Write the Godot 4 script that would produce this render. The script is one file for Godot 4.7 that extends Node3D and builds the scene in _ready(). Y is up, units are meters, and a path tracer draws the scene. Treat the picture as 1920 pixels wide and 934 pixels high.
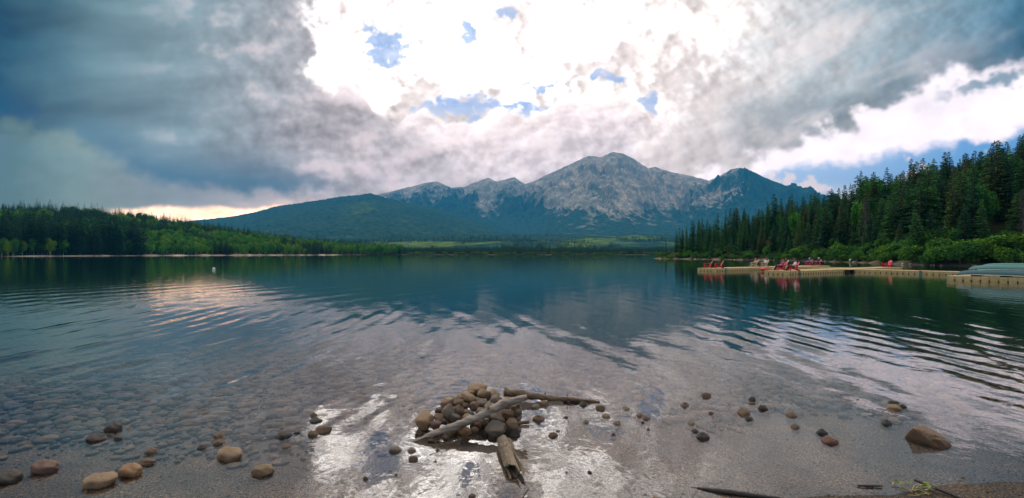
extends Node3D
# A mountain lake seen from its gravel shore. Metres, y up, north is -z; the water lies at y = 0.

const EYE := 2.2
const FOG := 0.000085   # haze, per metre
var noise_a := FastNoiseLite.new()
var noise_b := FastNoiseLite.new()
var noise_c := FastNoiseLite.new()
var rng := RandomNumberGenerator.new()
var taken := {}
var M := {}

func _ready() -> void:
	rng.seed = 7
	make_camera()
	make_sky()
	make_sun()
	make_materials()
	make_lake()
	make_land()
	make_mountains()
	make_forests()
	make_docks()
	make_foreground()
	print("built in ", Time.get_ticks_msec(), " ms")

# ---------------------------------------------------------------- camera, sky, sun

func make_camera() -> void:
	var c := Camera3D.new()
	c.name = "camera"
	c.fov = 57.39
	c.near = 0.05
	c.far = 60000.0
	add_child(c)
	c.position = Vector3(0, EYE, 0)
	c.rotation_degrees = Vector3(0.557, 0, 0)
	c.current = true

func make_sun() -> void:
	var s := DirectionalLight3D.new()
	s.name = "sun"
	s.light_energy = 0.5
	s.light_color = Color(1.0, 0.93, 0.84)
	s.light_angular_distance = 24.0
	s.shadow_enabled = true
	add_child(s)
	s.rotation_degrees = Vector3(-50, 202, 0)   # veiled by cloud, high ahead and a little to the left

func fbm(seed_: int, period: float, octaves: int, kind := FastNoiseLite.FRACTAL_FBM) -> FastNoiseLite:
	var n := FastNoiseLite.new()
	n.noise_type = FastNoiseLite.TYPE_SIMPLEX_SMOOTH
	n.seed = seed_
	n.frequency = 1.0 / period
	n.fractal_type = kind
	n.fractal_octaves = octaves
	return n

func pl(c: Array, x: float) -> float:   # piecewise linear curve given as x0, y0, x1, y1 ...
	if x <= c[0]:
		return c[1]
	var i := 2
	while i < c.size():
		if x <= c[i]:
			return lerpf(c[i - 1], c[i + 1], (x - c[i - 2]) / (c[i] - c[i - 2]))
		i += 2
	return c[c.size() - 1]

func tone(r: float, g: float, b: float) -> Vector3:   # a colour as the eye names it, made linear
	return Vector3(pow(r / 255.0, 2.2), pow(g / 255.0, 2.2), pow(b / 255.0, 2.2))

func table(c: Array, lo: int, hi: int) -> PackedFloat32Array:
	var t := PackedFloat32Array()
	for x in range(lo, hi):
		t.append(pl(c, x))
	return t

func ramp3(c: Array, x: float) -> Vector3:   # [x, colour, x, colour ...]
	if x <= c[0]:
		return c[1]
	var i := 2
	while i < c.size():
		if x <= c[i]:
			return (c[i - 1] as Vector3).lerp(c[i + 1], (x - c[i - 2]) / (c[i] - c[i - 2]))
		i += 2
	return c[c.size() - 1]

func ramp_table(c: Array, lo: int, hi: int) -> PackedVector3Array:
	var t := PackedVector3Array()
	for x in range(lo, hi):
		t.append(ramp3(c, x))
	return t

# The sky is a panorama of cloud layers. Directions are written on the plane that touches the sphere in the north:
# 853 units to the tangent, x to the east from 960, y down from the zenith side, horizon at 475.
func make_sky() -> void:
	var W := 3072
	var H := 1536
	var n1 := fbm(11, 300.0, 5)
	var n2 := fbm(23, 240.0, 5)
	var n3 := fbm(37, 120.0, 5)
	var n4 := fbm(53, 70.0, 5)
	var n5 := fbm(61, 24.0, 3)
	n3.fractal_gain = 0.58
	n4.fractal_gain = 0.58
	n5.fractal_gain = 0.6
	var bil := fbm(71, 130.0, 5, FastNoiseLite.FRACTAL_RIDGED)
	# everything outside the north: broken grey cloud, coarse
	var far_w := 512
	var far_h := 256
	var fd := PackedFloat32Array()
	fd.resize(far_w * far_h * 3)
	for j in far_h:
		var el := (0.5 - (j + 0.5) / far_h) * PI
		for i in far_w:
			var az := ((i + 0.5) / far_w - 0.5) * TAU
			var c := overcast(az, el, n1)
			var k := (j * far_w + i) * 3
			fd[k] = c.x
			fd[k + 1] = c.y
			fd[k + 2] = c.z
	var sky := Image.create_from_data(far_w, far_h, false, Image.FORMAT_RGBF, fd.to_byte_array())
	sky.resize(W, H, Image.INTERPOLATE_BILINEAR)
	# the north, in detail
	var az_max := deg_to_rad(58.0)
	var el_max := deg_to_rad(44.0)
	var w := int(2 * az_max / TAU * W)
	var h := int(el_max / PI * H)
	var d := PackedFloat32Array()
	d.resize(w * h * 3)
	const LO := -700
	const HI := 2700
	var storm_low := table([-700, 150, 0, 214, 60, 226, 130, 250, 200, 290, 245, 316, 262, 330, 330, 338, 430, 350, 520, 356, 590, 366, 680, 380, 1200, 420], LO, HI)
	var storm_side := table([-400, 520, 0, 592, 40, 600, 90, 612, 118, 590, 140, 590, 160, 622, 180, 655, 205, 700, 240, 760, 300, 860, 400, 1000], LO, HI)
	var cumulus_top := table([500, 300, 600, 250, 640, 150, 670, 145, 700, 210, 745, 222, 765, 208, 800, 204, 830, 228, 850, 220, 880, 220, 905, 240, 935, 226, 960, 206, 1000, 218, 1030, 200, 1060, 184, 1120, 190, 1170, 178, 1195, 188, 1215, 216, 1260, 190, 1400, 160], LO, HI)
	var east_low := table([1000, 420, 1250, 345, 1330, 318, 1400, 296, 1480, 275, 1540, 250, 1580, 222, 1600, 205, 1690, 168, 1760, 144, 1830, 126, 1920, 100, 2100, 60, 2700, 0], LO, HI)
	var east_blue := table([1000, 460, 1300, 365, 1400, 332, 1480, 306, 1560, 298, 1700, 285, 1800, 268, 1920, 238, 2100, 190, 2700, 80], LO, HI)
	var storm_col := ramp_table([-400, tone(48, 80, 98), 0, tone(48, 82, 98), 70, tone(70, 102, 114), 180, tone(102, 130, 138), 330, tone(128, 150, 158), 470, tone(150, 160, 166), 560, tone(168, 168, 172), 650, tone(178, 172, 175), 900, tone(186, 180, 184)], LO, HI)
	var under_col := ramp_table([-400, tone(72, 102, 106), 0, tone(84, 112, 114), 80, tone(106, 130, 128), 160, tone(124, 143, 138), 300, tone(142, 150, 148), 450, tone(168, 166, 166), 560, tone(190, 178, 176), 700, tone(190, 182, 184)], LO, HI)
	var east_col := ramp_table([1000, tone(240, 226, 224), 1180, tone(234, 220, 219), 1300, tone(214, 206, 207), 1400, tone(186, 189, 192), 1560, tone(160, 174, 180), 1700, tone(140, 160, 170), 1820, tone(108, 140, 156), 1920, tone(78, 120, 143), 2300, tone(70, 108, 132)], LO, HI)
	var holes := [[728, 92, 62, 40], [690, 48, 28, 14], [880, 60, 16, 34], [872, 205, 88, 30], [985, 203, 40, 16], [1218, 192, 15, 22], [1140, 146, 40, 12], [1010, 158, 50, 8], [1695, 180, 50, 14], [940, 24, 20, 16], [1050, 222, 10, 6], [785, 215, 30, 18]]
	var blue := tone(104, 146, 204)
	var white := Vector3(1.0, 0.935, 0.895)
	for j in h:
		var el := el_max - (j + 0.5) / H * PI
		var te := tan(el)
		for i in w:
			var az := -az_max + (i + 0.5) / W * TAU
			var u := 960.0 + 853.0 * tan(az)
			var v := 475.3 - 853.0 * te / cos(az)
			if v < -260.0:
				continue
			var b := n2.get_noise_2d(u * 0.8 + 500.0, v * 1.5)
			var f := n3.get_noise_2d(u, v * 1.25)
			var g := n4.get_noise_2d(u, v * 1.2)
			var x := n5.get_noise_2d(u, v * 1.1)
			var r := bil.get_noise_2d(u * 0.9, v * 1.1)
			var uu := clampf(u + 30.0 * b + 22.0 * f + 12.0 * g, LO + 1, HI - 2)
			var vv := v + 14.0 * b + 14.0 * f + 10.0 * g + 4.0 * x
			var ui := int(uu) - LO
			# the side of a billow that is turned to the veiled sun is the bright one
			var sx := 780.0 - u
			var sy := 60.0 - v
			var sl := 13.0 / sqrt(sx * sx + sy * sy + 900.0)
			var rim := 0.55 * (f - n3.get_noise_2d(u + sx * sl, (v + sy * sl) * 1.25) + 0.6 * (g - n4.get_noise_2d(u + sx * sl * 0.6, (v + sy * sl * 0.6) * 1.2)))
			var c := white
			var east := smoothstep(1130.0, 1660.0, u + 170.0 * f + 120.0 * b + 60.0 * g + (v - 120.0) * 0.6)
			var inside := 0.0
			if u < 1150.0:
				var side := storm_side[clampi(int(v + 10.0 * g + 14.0 * f) - LO, 0, HI - LO - 1)]
				inside = smoothstep(-30.0, 44.0, side - u - 30.0 * f - 22.0 * g - 9.0 * x)
			if inside < 1.0 and east < 1.0:
				# sunlit veil
				var glow := exp(-pow((u - 840.0) / 370.0, 2.0) - pow((v - 60.0) / 130.0, 2.0))
				var wisp := 0.5 + 0.6 * b + 0.75 * f + 0.6 * g + 0.35 * x
				c = white * (0.74 + 0.16 * wisp + 0.5 * rim) * (1.0 + 6.0 * glow * clampf(0.6 + 0.6 * wisp, 0.0, 1.4))
				var fold := 0.95 * smoothstep(-0.3, 0.42, 0.9 * b - 0.6 * f - 0.34 * g - 0.18 * x) * (1.0 - 0.12 * glow)
				var grey := tone(234, 222, 218) * (0.9 + 0.9 * rim)
				c = Vector3(pow(maxf(c.x, 0.01), 1.0 - fold) * pow(maxf(grey.x, 0.01), fold), pow(maxf(c.y, 0.01), 1.0 - fold) * pow(maxf(grey.y, 0.01), fold), pow(maxf(c.z, 0.01), 1.0 - fold) * pow(maxf(grey.z, 0.01), fold))
				# thin places where the blue comes through
				var gap := 0.0
				for e in holes:
					var q: float = pow((u + 30.0 * f + 24.0 * g - e[0]) / e[2], 2.0) + pow((v + 14.0 * b + 14.0 * g - e[1]) / e[3], 2.0)
					gap = maxf(gap, 1.25 - q)
				var rag := n4.get_noise_2d(u * 0.8 + 90.0, v * 1.7)
				gap = smoothstep(0.1, 1.0, gap * 0.9 + 0.9 * rag + 0.9 * x) * smoothstep(0.0, 0.4, gap)
				var pale := clampf(0.4 + 0.9 * n3.get_noise_2d(u * 0.7 + 40.0, v * 1.9), 0, 1)
				c = c.lerp(tone(140, 174, 220).lerp(tone(196, 207, 230), pale), gap * 0.95)
			if east > 0.0:
				# bank of cloud in the north-east, combed by the wind
				var along := u * 0.88 - v * 0.47
				var across := u * 0.47 + v * 0.88
				var stripe := n2.get_noise_2d(along * 0.36, across * 1.15)
				var hair := n3.get_noise_2d(along * 0.4 + 300.0, across * 1.3)
				var ec := east_col[ui] * (1.0 + 0.3 * stripe + 0.2 * hair + 0.12 * g + 0.08 * x)
				var below_e := vv - east_low[ui]
				ec *= (1.0 - 0.34 * smoothstep(-95.0, -6.0, below_e)) * (1.0 + 0.6 * rim)
				var lit := smoothstep(0.05, 0.55, 0.8 * stripe + 0.5 * hair + 0.2 * f)
				ec = ec.lerp(tone(238, 222, 221), 0.62 * lit * (1.0 - 0.75 * smoothstep(1450.0, 1850.0, u)))
				c = c.lerp(ec, east)
				# under it a bright sheet, then clear air
				var open := smoothstep(-12.0, 16.0, below_e + 8.0 * g) * smoothstep(1180.0, 1330.0, u)
				if open > 0.0:
					var sc := tone(240, 224, 224).lerp(tone(214, 208, 216), clampf(0.45 + 0.9 * stripe + 0.4 * hair, 0, 1)) * (1.28 + 0.18 * f + 0.08 * g)
					var scud := smoothstep(0.1, 0.55, f * 0.6 + g * 0.5 + 0.3 * x + 0.55 - absf(v + (u - 1820.0) * 0.36 - 165.0) / 40.0) * smoothstep(1680.0, 1850.0, u)
					sc = sc.lerp(tone(96, 132, 150), scud * 0.85)
					var clear := smoothstep(-9.0, 14.0, vv - east_blue[ui] + 8.0 * hair) * smoothstep(1330.0, 1480.0, u)
					var puff := smoothstep(0.16, 0.42, f + 0.4 * g + 0.2 * x) * 0.8
					var bc := tone(158, 186, 218).lerp(tone(96, 150, 198), smoothstep(1450.0, 1900.0, u))
					bc = bc.lerp(tone(206, 206, 216), smoothstep(330.0, 380.0, v))
					sc = sc.lerp(bc.lerp(tone(236, 216, 212), puff), clear)
					c = c.lerp(sc, open)
			if u > 540.0 and u < 1400.0:
				# heaped cloud over the range
				var top := cumulus_top[clampi(int(u + 13.0 * f + 12.0 * g) - LO, 0, HI - LO - 1)]
				var under_top := v + 10.0 * f + 12.0 * g + 5.0 * x - top
				var heap := smoothstep(-3.0, 6.0, under_top) * smoothstep(560.0, 640.0, u) * (1.0 - smoothstep(1120.0, 1330.0, u + 90.0 * f + 60.0 * b))
				if heap > 0.0:
					var hc := tone(236, 222, 222).lerp(tone(204, 196, 201), smoothstep(0.0, 110.0, under_top)) * (1.04 + 0.22 * f + 0.18 * g + 0.16 * x)
					hc *= 1.0 + 0.8 * rim
					hc = hc.lerp(white * 1.15, 0.7 * (1.0 - smoothstep(0.0, 15.0, under_top + 5.0 * x)))
					hc = hc.lerp(tone(238, 224, 224), 0.65 * smoothstep(0.0, 0.5, r * 0.4 + f * 0.5 + 0.3 * g))
					c = c.lerp(hc, heap)
			if u < 1150.0:
				# storm bank in the north-west
				var streak := n2.get_noise_2d(u * 0.42 - v * 0.25, v * 2.1 + u * 0.12)
				var dc := storm_col[ui] * (1.0 + 0.46 * streak + (0.28 * f + 0.16 * g + 0.1 * x) * smoothstep(150.0, 560.0, u))
				dc *= 1.0 + 0.6 * rim * smoothstep(260.0, 600.0, u)
				var to_low := storm_low[ui] - vv
				dc = dc.lerp(tone(84, 116, 132) * (1.0 + 0.2 * streak), 0.8 * (1.0 - smoothstep(6.0, 95.0, to_low)) * smoothstep(60.0, 220.0, u) * (1.0 - smoothstep(520.0, 700.0, u)))
				dc = dc.lerp(tone(216, 200, 202), 0.62 * smoothstep(0.05, 0.5, streak * 0.6 + f * 0.7 + 0.2 * g) * smoothstep(200.0, 480.0, u))
				c = c.lerp(dc, inside)
				# paler air under the bank, warm light low down
				var under := smoothstep(-16.0, 26.0, -to_low + 9.0 * g + 10.0 * f) * (1.0 - smoothstep(540.0, 680.0, u))
				if under > 0.0:
					var uc := under_col[ui] * (1.0 + 0.3 * streak + 0.08 * g)
					uc = uc.lerp(tone(232, 204, 192), 0.75 * smoothstep(-0.15, 0.4, streak) * smoothstep(280.0, 440.0, u) * smoothstep(328.0, 350.0, v))
					var warm := smoothstep(384.0, 398.0, v + 10.0 * f + 14.0 * streak) * smoothstep(150.0, 290.0, u) * (1.0 - smoothstep(510.0, 600.0, u))
					uc = uc.lerp(Vector3(2.1, 1.32, 0.82) * (1.0 + 0.5 * g), 0.9 * warm)
					c = c.lerp(uc, under)
			var edge := smoothstep(50.5, 57.0, absf(rad_to_deg(az)))
			edge = maxf(edge, 1.0 - smoothstep(-190.0, -40.0, v))
			if edge > 0.0:
				c = c.lerp(overcast(az, el, n1), edge)
			# what is written above is the sky as seen through the haze of the valley; behind the haze it is this
			var clear_air := exp(-FOG * minf(1750.0 / maxf(sin(el), 0.01), 10500.0))
			var own := (c / 1.3 - Vector3(0.02, 0.13, 0.21) * (1.0 - clear_air)) / clear_air
			c = Vector3(maxf(own.x, 0.2 * c.x), maxf(own.y, 0.2 * c.y), maxf(own.z, 0.2 * c.z))
			var k := (j * w + i) * 3
			d[k] = maxf(c.x, 0.0)
			d[k + 1] = maxf(c.y, 0.0)
			d[k + 2] = maxf(c.z, 0.0)
	# where the plane runs out above, the coarse cloud goes on
	for j in h:
		var el := el_max - (j + 0.5) / H * PI
		for i in w:
			var k := (j * w + i) * 3
			if d[k] == 0.0 and d[k + 2] == 0.0:
				var c := overcast(-az_max + (i + 0.5) / W * TAU, el, n1)
				d[k] = c.x
				d[k + 1] = c.y
				d[k + 2] = c.z
	var north := Image.create_from_data(w, h, false, Image.FORMAT_RGBF, d.to_byte_array())
	sky.blit_rect(north, Rect2i(0, 0, w, h), Vector2i(W / 2 - w / 2, H / 2 - h))
	# the panorama begins in the north
	var turned := Image.create_empty(W, H, false, Image.FORMAT_RGBF)
	turned.blit_rect(sky, Rect2i(W / 2, 0, W / 2, H), Vector2i(0, 0))
	turned.blit_rect(sky, Rect2i(0, 0, W / 2, H), Vector2i(W / 2, 0))
	var m := PanoramaSkyMaterial.new()
	m.panorama = ImageTexture.create_from_image(turned)
	var s := Sky.new()
	s.sky_material = m
	var e := Environment.new()
	e.background_mode = Environment.BG_SKY
	e.sky = s
	e.tonemap_mode = Environment.TONE_MAPPER_LINEAR
	e.tonemap_exposure = 1.4
	e.sdfgi_enabled = true
	e.ssao_enabled = true
	e.ssil_enabled = true
	e.fog_enabled = true
	e.fog_density = FOG
	e.fog_light_color = Color(0.22, 0.60, 0.82)
	e.volumetric_fog_enabled = true
	e.volumetric_fog_density = 0.0
	var we := WorldEnvironment.new()
	we.name = "daylight"
	we.environment = e
	add_child(we)
	print("sky ", Time.get_ticks_msec())

func overcast(az: float, el: float, n: FastNoiseLite) -> Vector3:
	var q := n.get_noise_3d(700.0 * cos(az) * cos(el), 900.0 * sin(el), 700.0 * sin(az) * cos(el))
	var west := exp(-pow((rad_to_deg(az) + 66.0) / 26.0, 2.0)) * (1.0 - smoothstep(0.5, 1.2, el))
	var east := exp(-pow((rad_to_deg(az) - 66.0) / 26.0, 2.0)) * (1.0 - smoothstep(0.5, 1.2, el))
	var c := tone(114, 121, 130).lerp(tone(212, 211, 214), smoothstep(0.26, 0.7, el)) * (1.0 + 0.5 * q)
	c = c.lerp(tone(84, 116, 132), 0.7 * west)
	return c.lerp(tone(120, 146, 160), 0.6 * east)

# ---------------------------------------------------------------- helpers

func numbered(called: String) -> String:
	var n: int = taken.get(called, -1) + 1
	taken[called] = n
	return called if n == 0 else "%s_%03d" % [called, n]

func tag(o: Node3D, label := "", category := "", group := "", kind := "") -> Node3D:
	if label: o.set_meta("label", label)
	if category: o.set_meta("category", category)
	if group: o.set_meta("group", group)
	if kind: o.set_meta("kind", kind)
	return o

func thing(called: String, label: String, category: String, at := Vector3.ZERO, turn := 0.0, group := "") -> Node3D:
	var o := Node3D.new()
	o.name = numbered(called)
	add_child(o)
	o.position = at
	o.rotation.y = turn
	return tag(o, label, category, group)

func obj(called: String, mesh: Mesh, m: Material, parent: Node3D = null) -> MeshInstance3D:
	var o := MeshInstance3D.new()
	o.name = called if parent else numbered(called)
	o.mesh = mesh
	if m: o.material_override = m
	if parent: parent.add_child(o, true)
	else: add_child(o)
	return o

func many(called: String, mesh: Mesh, m: Material, where: Array, parent: Node3D = null, tints := PackedColorArray()) -> MultiMeshInstance3D:
	var mm := MultiMesh.new()
	mm.transform_format = MultiMesh.TRANSFORM_3D
	mm.use_colors = tints.size() > 0
	mm.mesh = mesh
	mm.instance_count = where.size()
	for i in where.size():
		mm.set_instance_transform(i, where[i])
		if tints.size(): mm.set_instance_color(i, tints[i])
	var o := MultiMeshInstance3D.new()
	o.name = called if parent else numbered(called)
	o.multimesh = mm
	o.material_override = m
	o.set_meta("kind", "stuff")
	if parent: parent.add_child(o, true)
	else: add_child(o)
	return o

# a sheet of rows x cols points; rows run north, columns east; smooth normals
func sheet(p: PackedVector3Array, rows: int, cols: int, colors := PackedColorArray()) -> ArrayMesh:
	var nrm := PackedVector3Array()
	nrm.resize(p.size())
	for r in rows:
		var r0 := maxi(r - 1, 0) * cols
		var r1 := mini(r + 1, rows - 1) * cols
		for c in cols:
			var dx := p[r * cols + mini(c + 1, cols - 1)] - p[r * cols + maxi(c - 1, 0)]
			var dz := p[r1 + c] - p[r0 + c]
			nrm[r * cols + c] = dx.cross(dz).normalized()
	var idx := PackedInt32Array()
	idx.resize((rows - 1) * (cols - 1) * 6)
	var k := 0
	for r in rows - 1:
		for c in cols - 1:
			var a := r * cols + c
			idx[k] = a
			idx[k + 1] = a + cols
			idx[k + 2] = a + 1
			idx[k + 3] = a + 1
			idx[k + 4] = a + cols
			idx[k + 5] = a + cols + 1
			k += 6
	var arr := []
	arr.resize(Mesh.ARRAY_MAX)
	arr[Mesh.ARRAY_VERTEX] = p
	arr[Mesh.ARRAY_NORMAL] = nrm
	arr[Mesh.ARRAY_INDEX] = idx
	if colors.size(): arr[Mesh.ARRAY_COLOR] = colors
	var m := ArrayMesh.new()
	m.add_surface_from_arrays(Mesh.PRIMITIVE_TRIANGLES, arr)
	return m

func noise_tex(seed_: int, freq: float, octaves: int, ramp: Array, size := 512, normal := false, bump := 8.0) -> NoiseTexture2D:
	var t := NoiseTexture2D.new()
	t.width = size
	t.height = size
	t.seamless = true
	t.generate_mipmaps = false
	var n := FastNoiseLite.new()
	n.seed = seed_
	n.frequency = freq
	n.fractal_octaves = octaves
	n.noise_type = FastNoiseLite.TYPE_SIMPLEX_SMOOTH
	t.noise = n
	if normal:
		t.as_normal_map = true
		t.bump_strength = bump
	elif ramp.size():
		var g := Gradient.new()
		var off := PackedFloat32Array()
		var col := PackedColorArray()
		for i in range(0, ramp.size(), 2):
			off.append(ramp[i])
			col.append((ramp[i + 1] as Color).linear_to_srgb())
		g.offsets = off
		g.colors = col
		t.color_ramp = g
	return t

func plain(c: Color, rough := 0.7, metal := 0.0) -> StandardMaterial3D:   # colour given as a linear, real-world value
	var m := StandardMaterial3D.new()
	m.albedo_color = c.linear_to_srgb()
	m.roughness = rough
	m.metallic = metal
	return m

func textured(t: Texture2D, per_metre: float, rough := 0.8, world := true, relief: Texture2D = null, depth := 0.0) -> StandardMaterial3D:
	var m := StandardMaterial3D.new()
	m.albedo_texture = t
	m.roughness = rough
	m.uv1_triplanar = true
	m.uv1_world_triplanar = world
	m.uv1_scale = Vector3.ONE * per_metre
	if relief:
		m.heightmap_enabled = true
		m.heightmap_texture = relief
		m.heightmap_scale = depth
	return m

func make_materials() -> void:
	noise_a = fbm(101, 60.0, 5)
	noise_b = fbm(102, 9.0, 4)
	noise_c = fbm(103, 1.2, 3)
	var v := plain(Color.WHITE, 0.95)
	v.vertex_color_use_as_albedo = true
	v.metallic_specular = 0.0
	M.ground = v
	var w := StandardMaterial3D.new()
	w.albedo_color = Color(1, 1, 1, 0.0)
	w.transparency = BaseMaterial3D.TRANSPARENCY_ALPHA
	w.roughness = 0.02
	w.normal_enabled = true
	w.normal_texture = noise_tex(5, 0.012, 4, [], 512, true, 16.0)
	w.normal_scale = 0.028
	w.uv1_triplanar = true
	w.uv1_world_triplanar = true
	w.uv1_scale = Vector3(0.42, 0.42, 0.3)
	M.water = w

# ---------------------------------------------------------------- lake

var wave_n1 := FastNoiseLite.new()
var wave_n2 := FastNoiseLite.new()
var wave_n3 := FastNoiseLite.new()
const PILE := Vector2(-0.55, -6.0)

func wave(x: float, z: float, step: float) -> float:
	var dx := x - PILE.x
	var dz := z - PILE.y
	var r := sqrt(dx * dx + dz * dz)
	var d := -z
	var q := wave_n1.get_noise_2d(x * 0.55, z * 0.24)
	var g := wave_n2.get_noise_2d(x, z * 0.5)
	var h := wave_n1.get_noise_2d(x * 0.3 + 70.0, z * 0.3)
	# trains of small waves running in from the side: their crests point away from the shore
	var run := smoothstep(5.6, 8.6, d + 0.25 * absf(x - 0.5) + 2.5 * h) * (0.55 + 0.9 * smoothstep(-0.4, 0.35, h + 0.4 * g))
	var y := 0.0
	for w in [[0.57, 0.0046, 0.998, 0.06, 7.0], [0.86, 0.0038, 0.93, -0.36, 5.0], [0.36, 0.0020, 0.95, 0.3, 8.0], [1.7, 0.0018, 0.80, 0.6, 4.0], [0.24, 0.0011, 0.8, -0.6, 9.0]]:
		var l: float = w[0] * (1.0 + 0.012 * d)
		var fade := 1.0 - smoothstep(0.16, 0.34, step / l)
		if fade > 0.0:
			y += w[1] * l * sin(TAU / l * (x * w[2] + z * w[3]) + w[4] * q * 1.4) * clampf(0.7 + 1.2 * g, 0.0, 1.6) * run * fade
	# rings spreading from the heap, longer the farther they have run
	var lam := 0.13 + 0.05 * r
	if step < lam * 0.34:
		var ph := TAU / 0.05 * log(lam) + 3.0 * q
		y += 0.0024 * lam * sin(ph) * smoothstep(0.5, 1.0, r) / (1.0 + 0.10 * r * r) * (0.7 + 0.8 * g) * smoothstep(-1.6, 0.6, -dz + absf(dx) * 0.3)
	# gusts: short crests lying every way
	if step < 0.12:
		y += 0.0008 * wave_n3.get_noise_2d(x, z * 0.8) * (0.15 + run) * (1.0 - smoothstep(0.06, 0.12, step))
	return y

func make_lake() -> void:
	wave_n1 = fbm(201, 7.0, 3)
	wave_n2 = fbm(202, 2.2, 3)
	wave_n3 = fbm(203, 0.42, 3)
	# rows ever farther apart
	var ds := PackedFloat32Array()
	var d := 2.6
	while d < 60.0:
		ds.append(d)
		d += maxf(0.012, d * d / 2050.0)
	while d < 760.0:
		ds.append(d)
		d *= 1.05
	ds.append(760.0)
	var cols := 640
	var rows := ds.size()
	var p := PackedVector3Array()
	p.resize(rows * cols)
	for r in rows:
		var dr := ds[r]
		var step := maxf(dr * 2.5 / cols, (ds[mini(r + 1, rows - 1)] - dr))
		for c in cols:
			var t := (float(c) / (cols - 1) - 0.5) * 2.0
			var x := dr * t * 1.22 * (1.0 + 0.9 * maxf(0.0, absf(t) - 0.95) * 20.0) 
			p[r * cols + c] = Vector3(x, wave(x, -dr, step) if dr < 120.0 else 0.0, -dr)
	var o := obj("lake_water", sheet(p, rows, cols), M.water)
	tag(o, "", "", "", "structure")
	print("water ", rows, " rows ", Time.get_ticks_msec())
	# the depth of the water: faintly green, cloudy
	var f := FogVolume.new()
	f.name = "lake_depth"
	f.size = Vector3(1800, 12, 760)
	f.position = Vector3(0, -6.02, -380 - 2.6)
	var fm := FogMaterial.new()
	fm.density = 0.35
	fm.albedo = Color(0.12, 0.31, 0.28)
	f.material = fm
	tag(f, "", "", "", "structure")
	add_child(f)
	# bed
	var xs := PackedFloat32Array()
	for i in 281:
		var t := (i - 140) / 140.0
		xs.append(9.0 * t + 130.0 * pow(absf(t), 4.0) * signf(t))
	var zs := PackedFloat32Array()
	for i in 301:
		var t := i / 300.0
		zs.append(10.0 - 22.0 * t - 150.0 * pow(t, 5.0) if t > 0.0 else 10.0)
	var q := PackedVector3Array()
	var qc := PackedColorArray()
	for zz in zs:
		for xx in xs:
			q.append(Vector3(xx, bed(xx, zz), zz))
			# drifts of pale sand, dark silt and rusty gravel
			var k := noise_b.get_noise_2d(xx * 6.0 + 40.0, zz * 9.0)
			var c := Color(0.5, 0.49, 0.48).lerp(Color(1.0, 0.9, 0.76), smoothstep(-0.15, 0.35, k))
			qc.append(c.lerp(Color(0.34, 0.35, 0.36), 0.8 * smoothstep(0.05, 0.4, noise_b.get_noise_2d(xx * 11.0, zz * 17.0 + 90.0) - 0.3 * k)))
	var b := obj("lake_bed", sheet(q, zs.size(), xs.size(), qc), null)
	tag(b, "", "", "", "structure")
	var sand := noise_tex(31, 0.03, 6, [0.0, Color(0.01, 0.009, 0.008), 0.4, Color(0.026, 0.02, 0.014), 0.54, Color(0.07, 0.048, 0.028), 0.66, Color(0.14, 0.09, 0.05), 0.8, Color(0.27, 0.18, 0.1), 1.0, Color(0.45, 0.34, 0.22)], 1024)
	var sm := textured(sand, 0.9, 0.75, true, noise_tex(32, 0.06, 4, [], 1024), 1.2)
	sm.vertex_color_use_as_albedo = true
	b.material_override = sm
	M.bed_node = b
	# deep floor and the land under everything, out to the horizon
	var deep := PlaneMesh.new()
	deep.size = Vector2(15000, 12000)
	var g := obj("ground", deep, plain(Color(0.03, 0.045, 0.035), 1.0))
	g.position = Vector3(500, -11.0, -4000)
	tag(g, "", "", "", "structure")

func bed(x: float, z: float) -> float:
	var s := -z - 3.72 - 0.36 * smoothstep(0.4, 1.8, x) - 0.3 * smoothstep(2.5, 5.0, x) - 0.08 * noise_b.get_noise_2d(x * 3.0, z * 3.0)
	var y := 0.0
	if s < 0.0:
		y = -s * 0.09
	elif s < 3.0:
		y = -0.034 * s
	elif s < 11.0:
		y = -0.102 - 0.075 * (s - 3.0)
	else:
		y = -0.702 - 0.11 * (s - 11.0)
	y += 0.02 * noise_b.get_noise_2d(x, z) * clampf(absf(s), 0.0, 2.0) + 0.004 * noise_c.get_noise_2d(x, z)
	return maxf(y, -9.5 - 0.01 * absf(z))

# ---------------------------------------------------------------- land

const EAST_SHORE := [Vector2(59, -193), Vector2(71, -167), Vector2(82, -149), Vector2(86, -128), Vector2(82, -106), Vector2(76, -88), Vector2(78, -80), Vector2(88, -70), Vector2(92, -40), Vector2(95, 40), Vector2(520, 40), Vector2(520, -460), Vector2(230, -330), Vector2(100, -240)]
const FAR_SHORE := [Vector2(-1300, -230), Vector2(-540, -300), Vector2(-368, -335), Vector2(-352, -380), Vector2(-350, -430), Vector2(-322, -510), Vector2(-247, -590), Vector2(-216, -690), Vector2(-100, -705), Vector2(0, -690), Vector2(130, -700), Vector2(240, -690), Vector2(330, -700), Vector2(1300, -700), Vector2(1300, -1300), Vector2(-1300, -1300)]

func inland(poly: Array, x: float, z: float) -> float:   # metres from the shore, negative out in the water
	var pt := Vector2(x, z)
	var best := 1e9
	var inside := false
	var n := poly.size()
	var j := n - 1
	for i in n:
		var a: Vector2 = poly[i]
		var b: Vector2 = poly[j]
		var e := b - a
		var t := clampf((pt - a).dot(e) / e.length_squared(), 0.0, 1.0)
		best = minf(best, pt.distance_squared_to(a + e * t))
		if (a.y > z) != (b.y > z) and x < (b.x - a.x) * (z - a.y) / (b.y - a.y) + a.x:
			inside = not inside
		j = i
	return sqrt(best) if inside else -sqrt(best)

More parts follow.
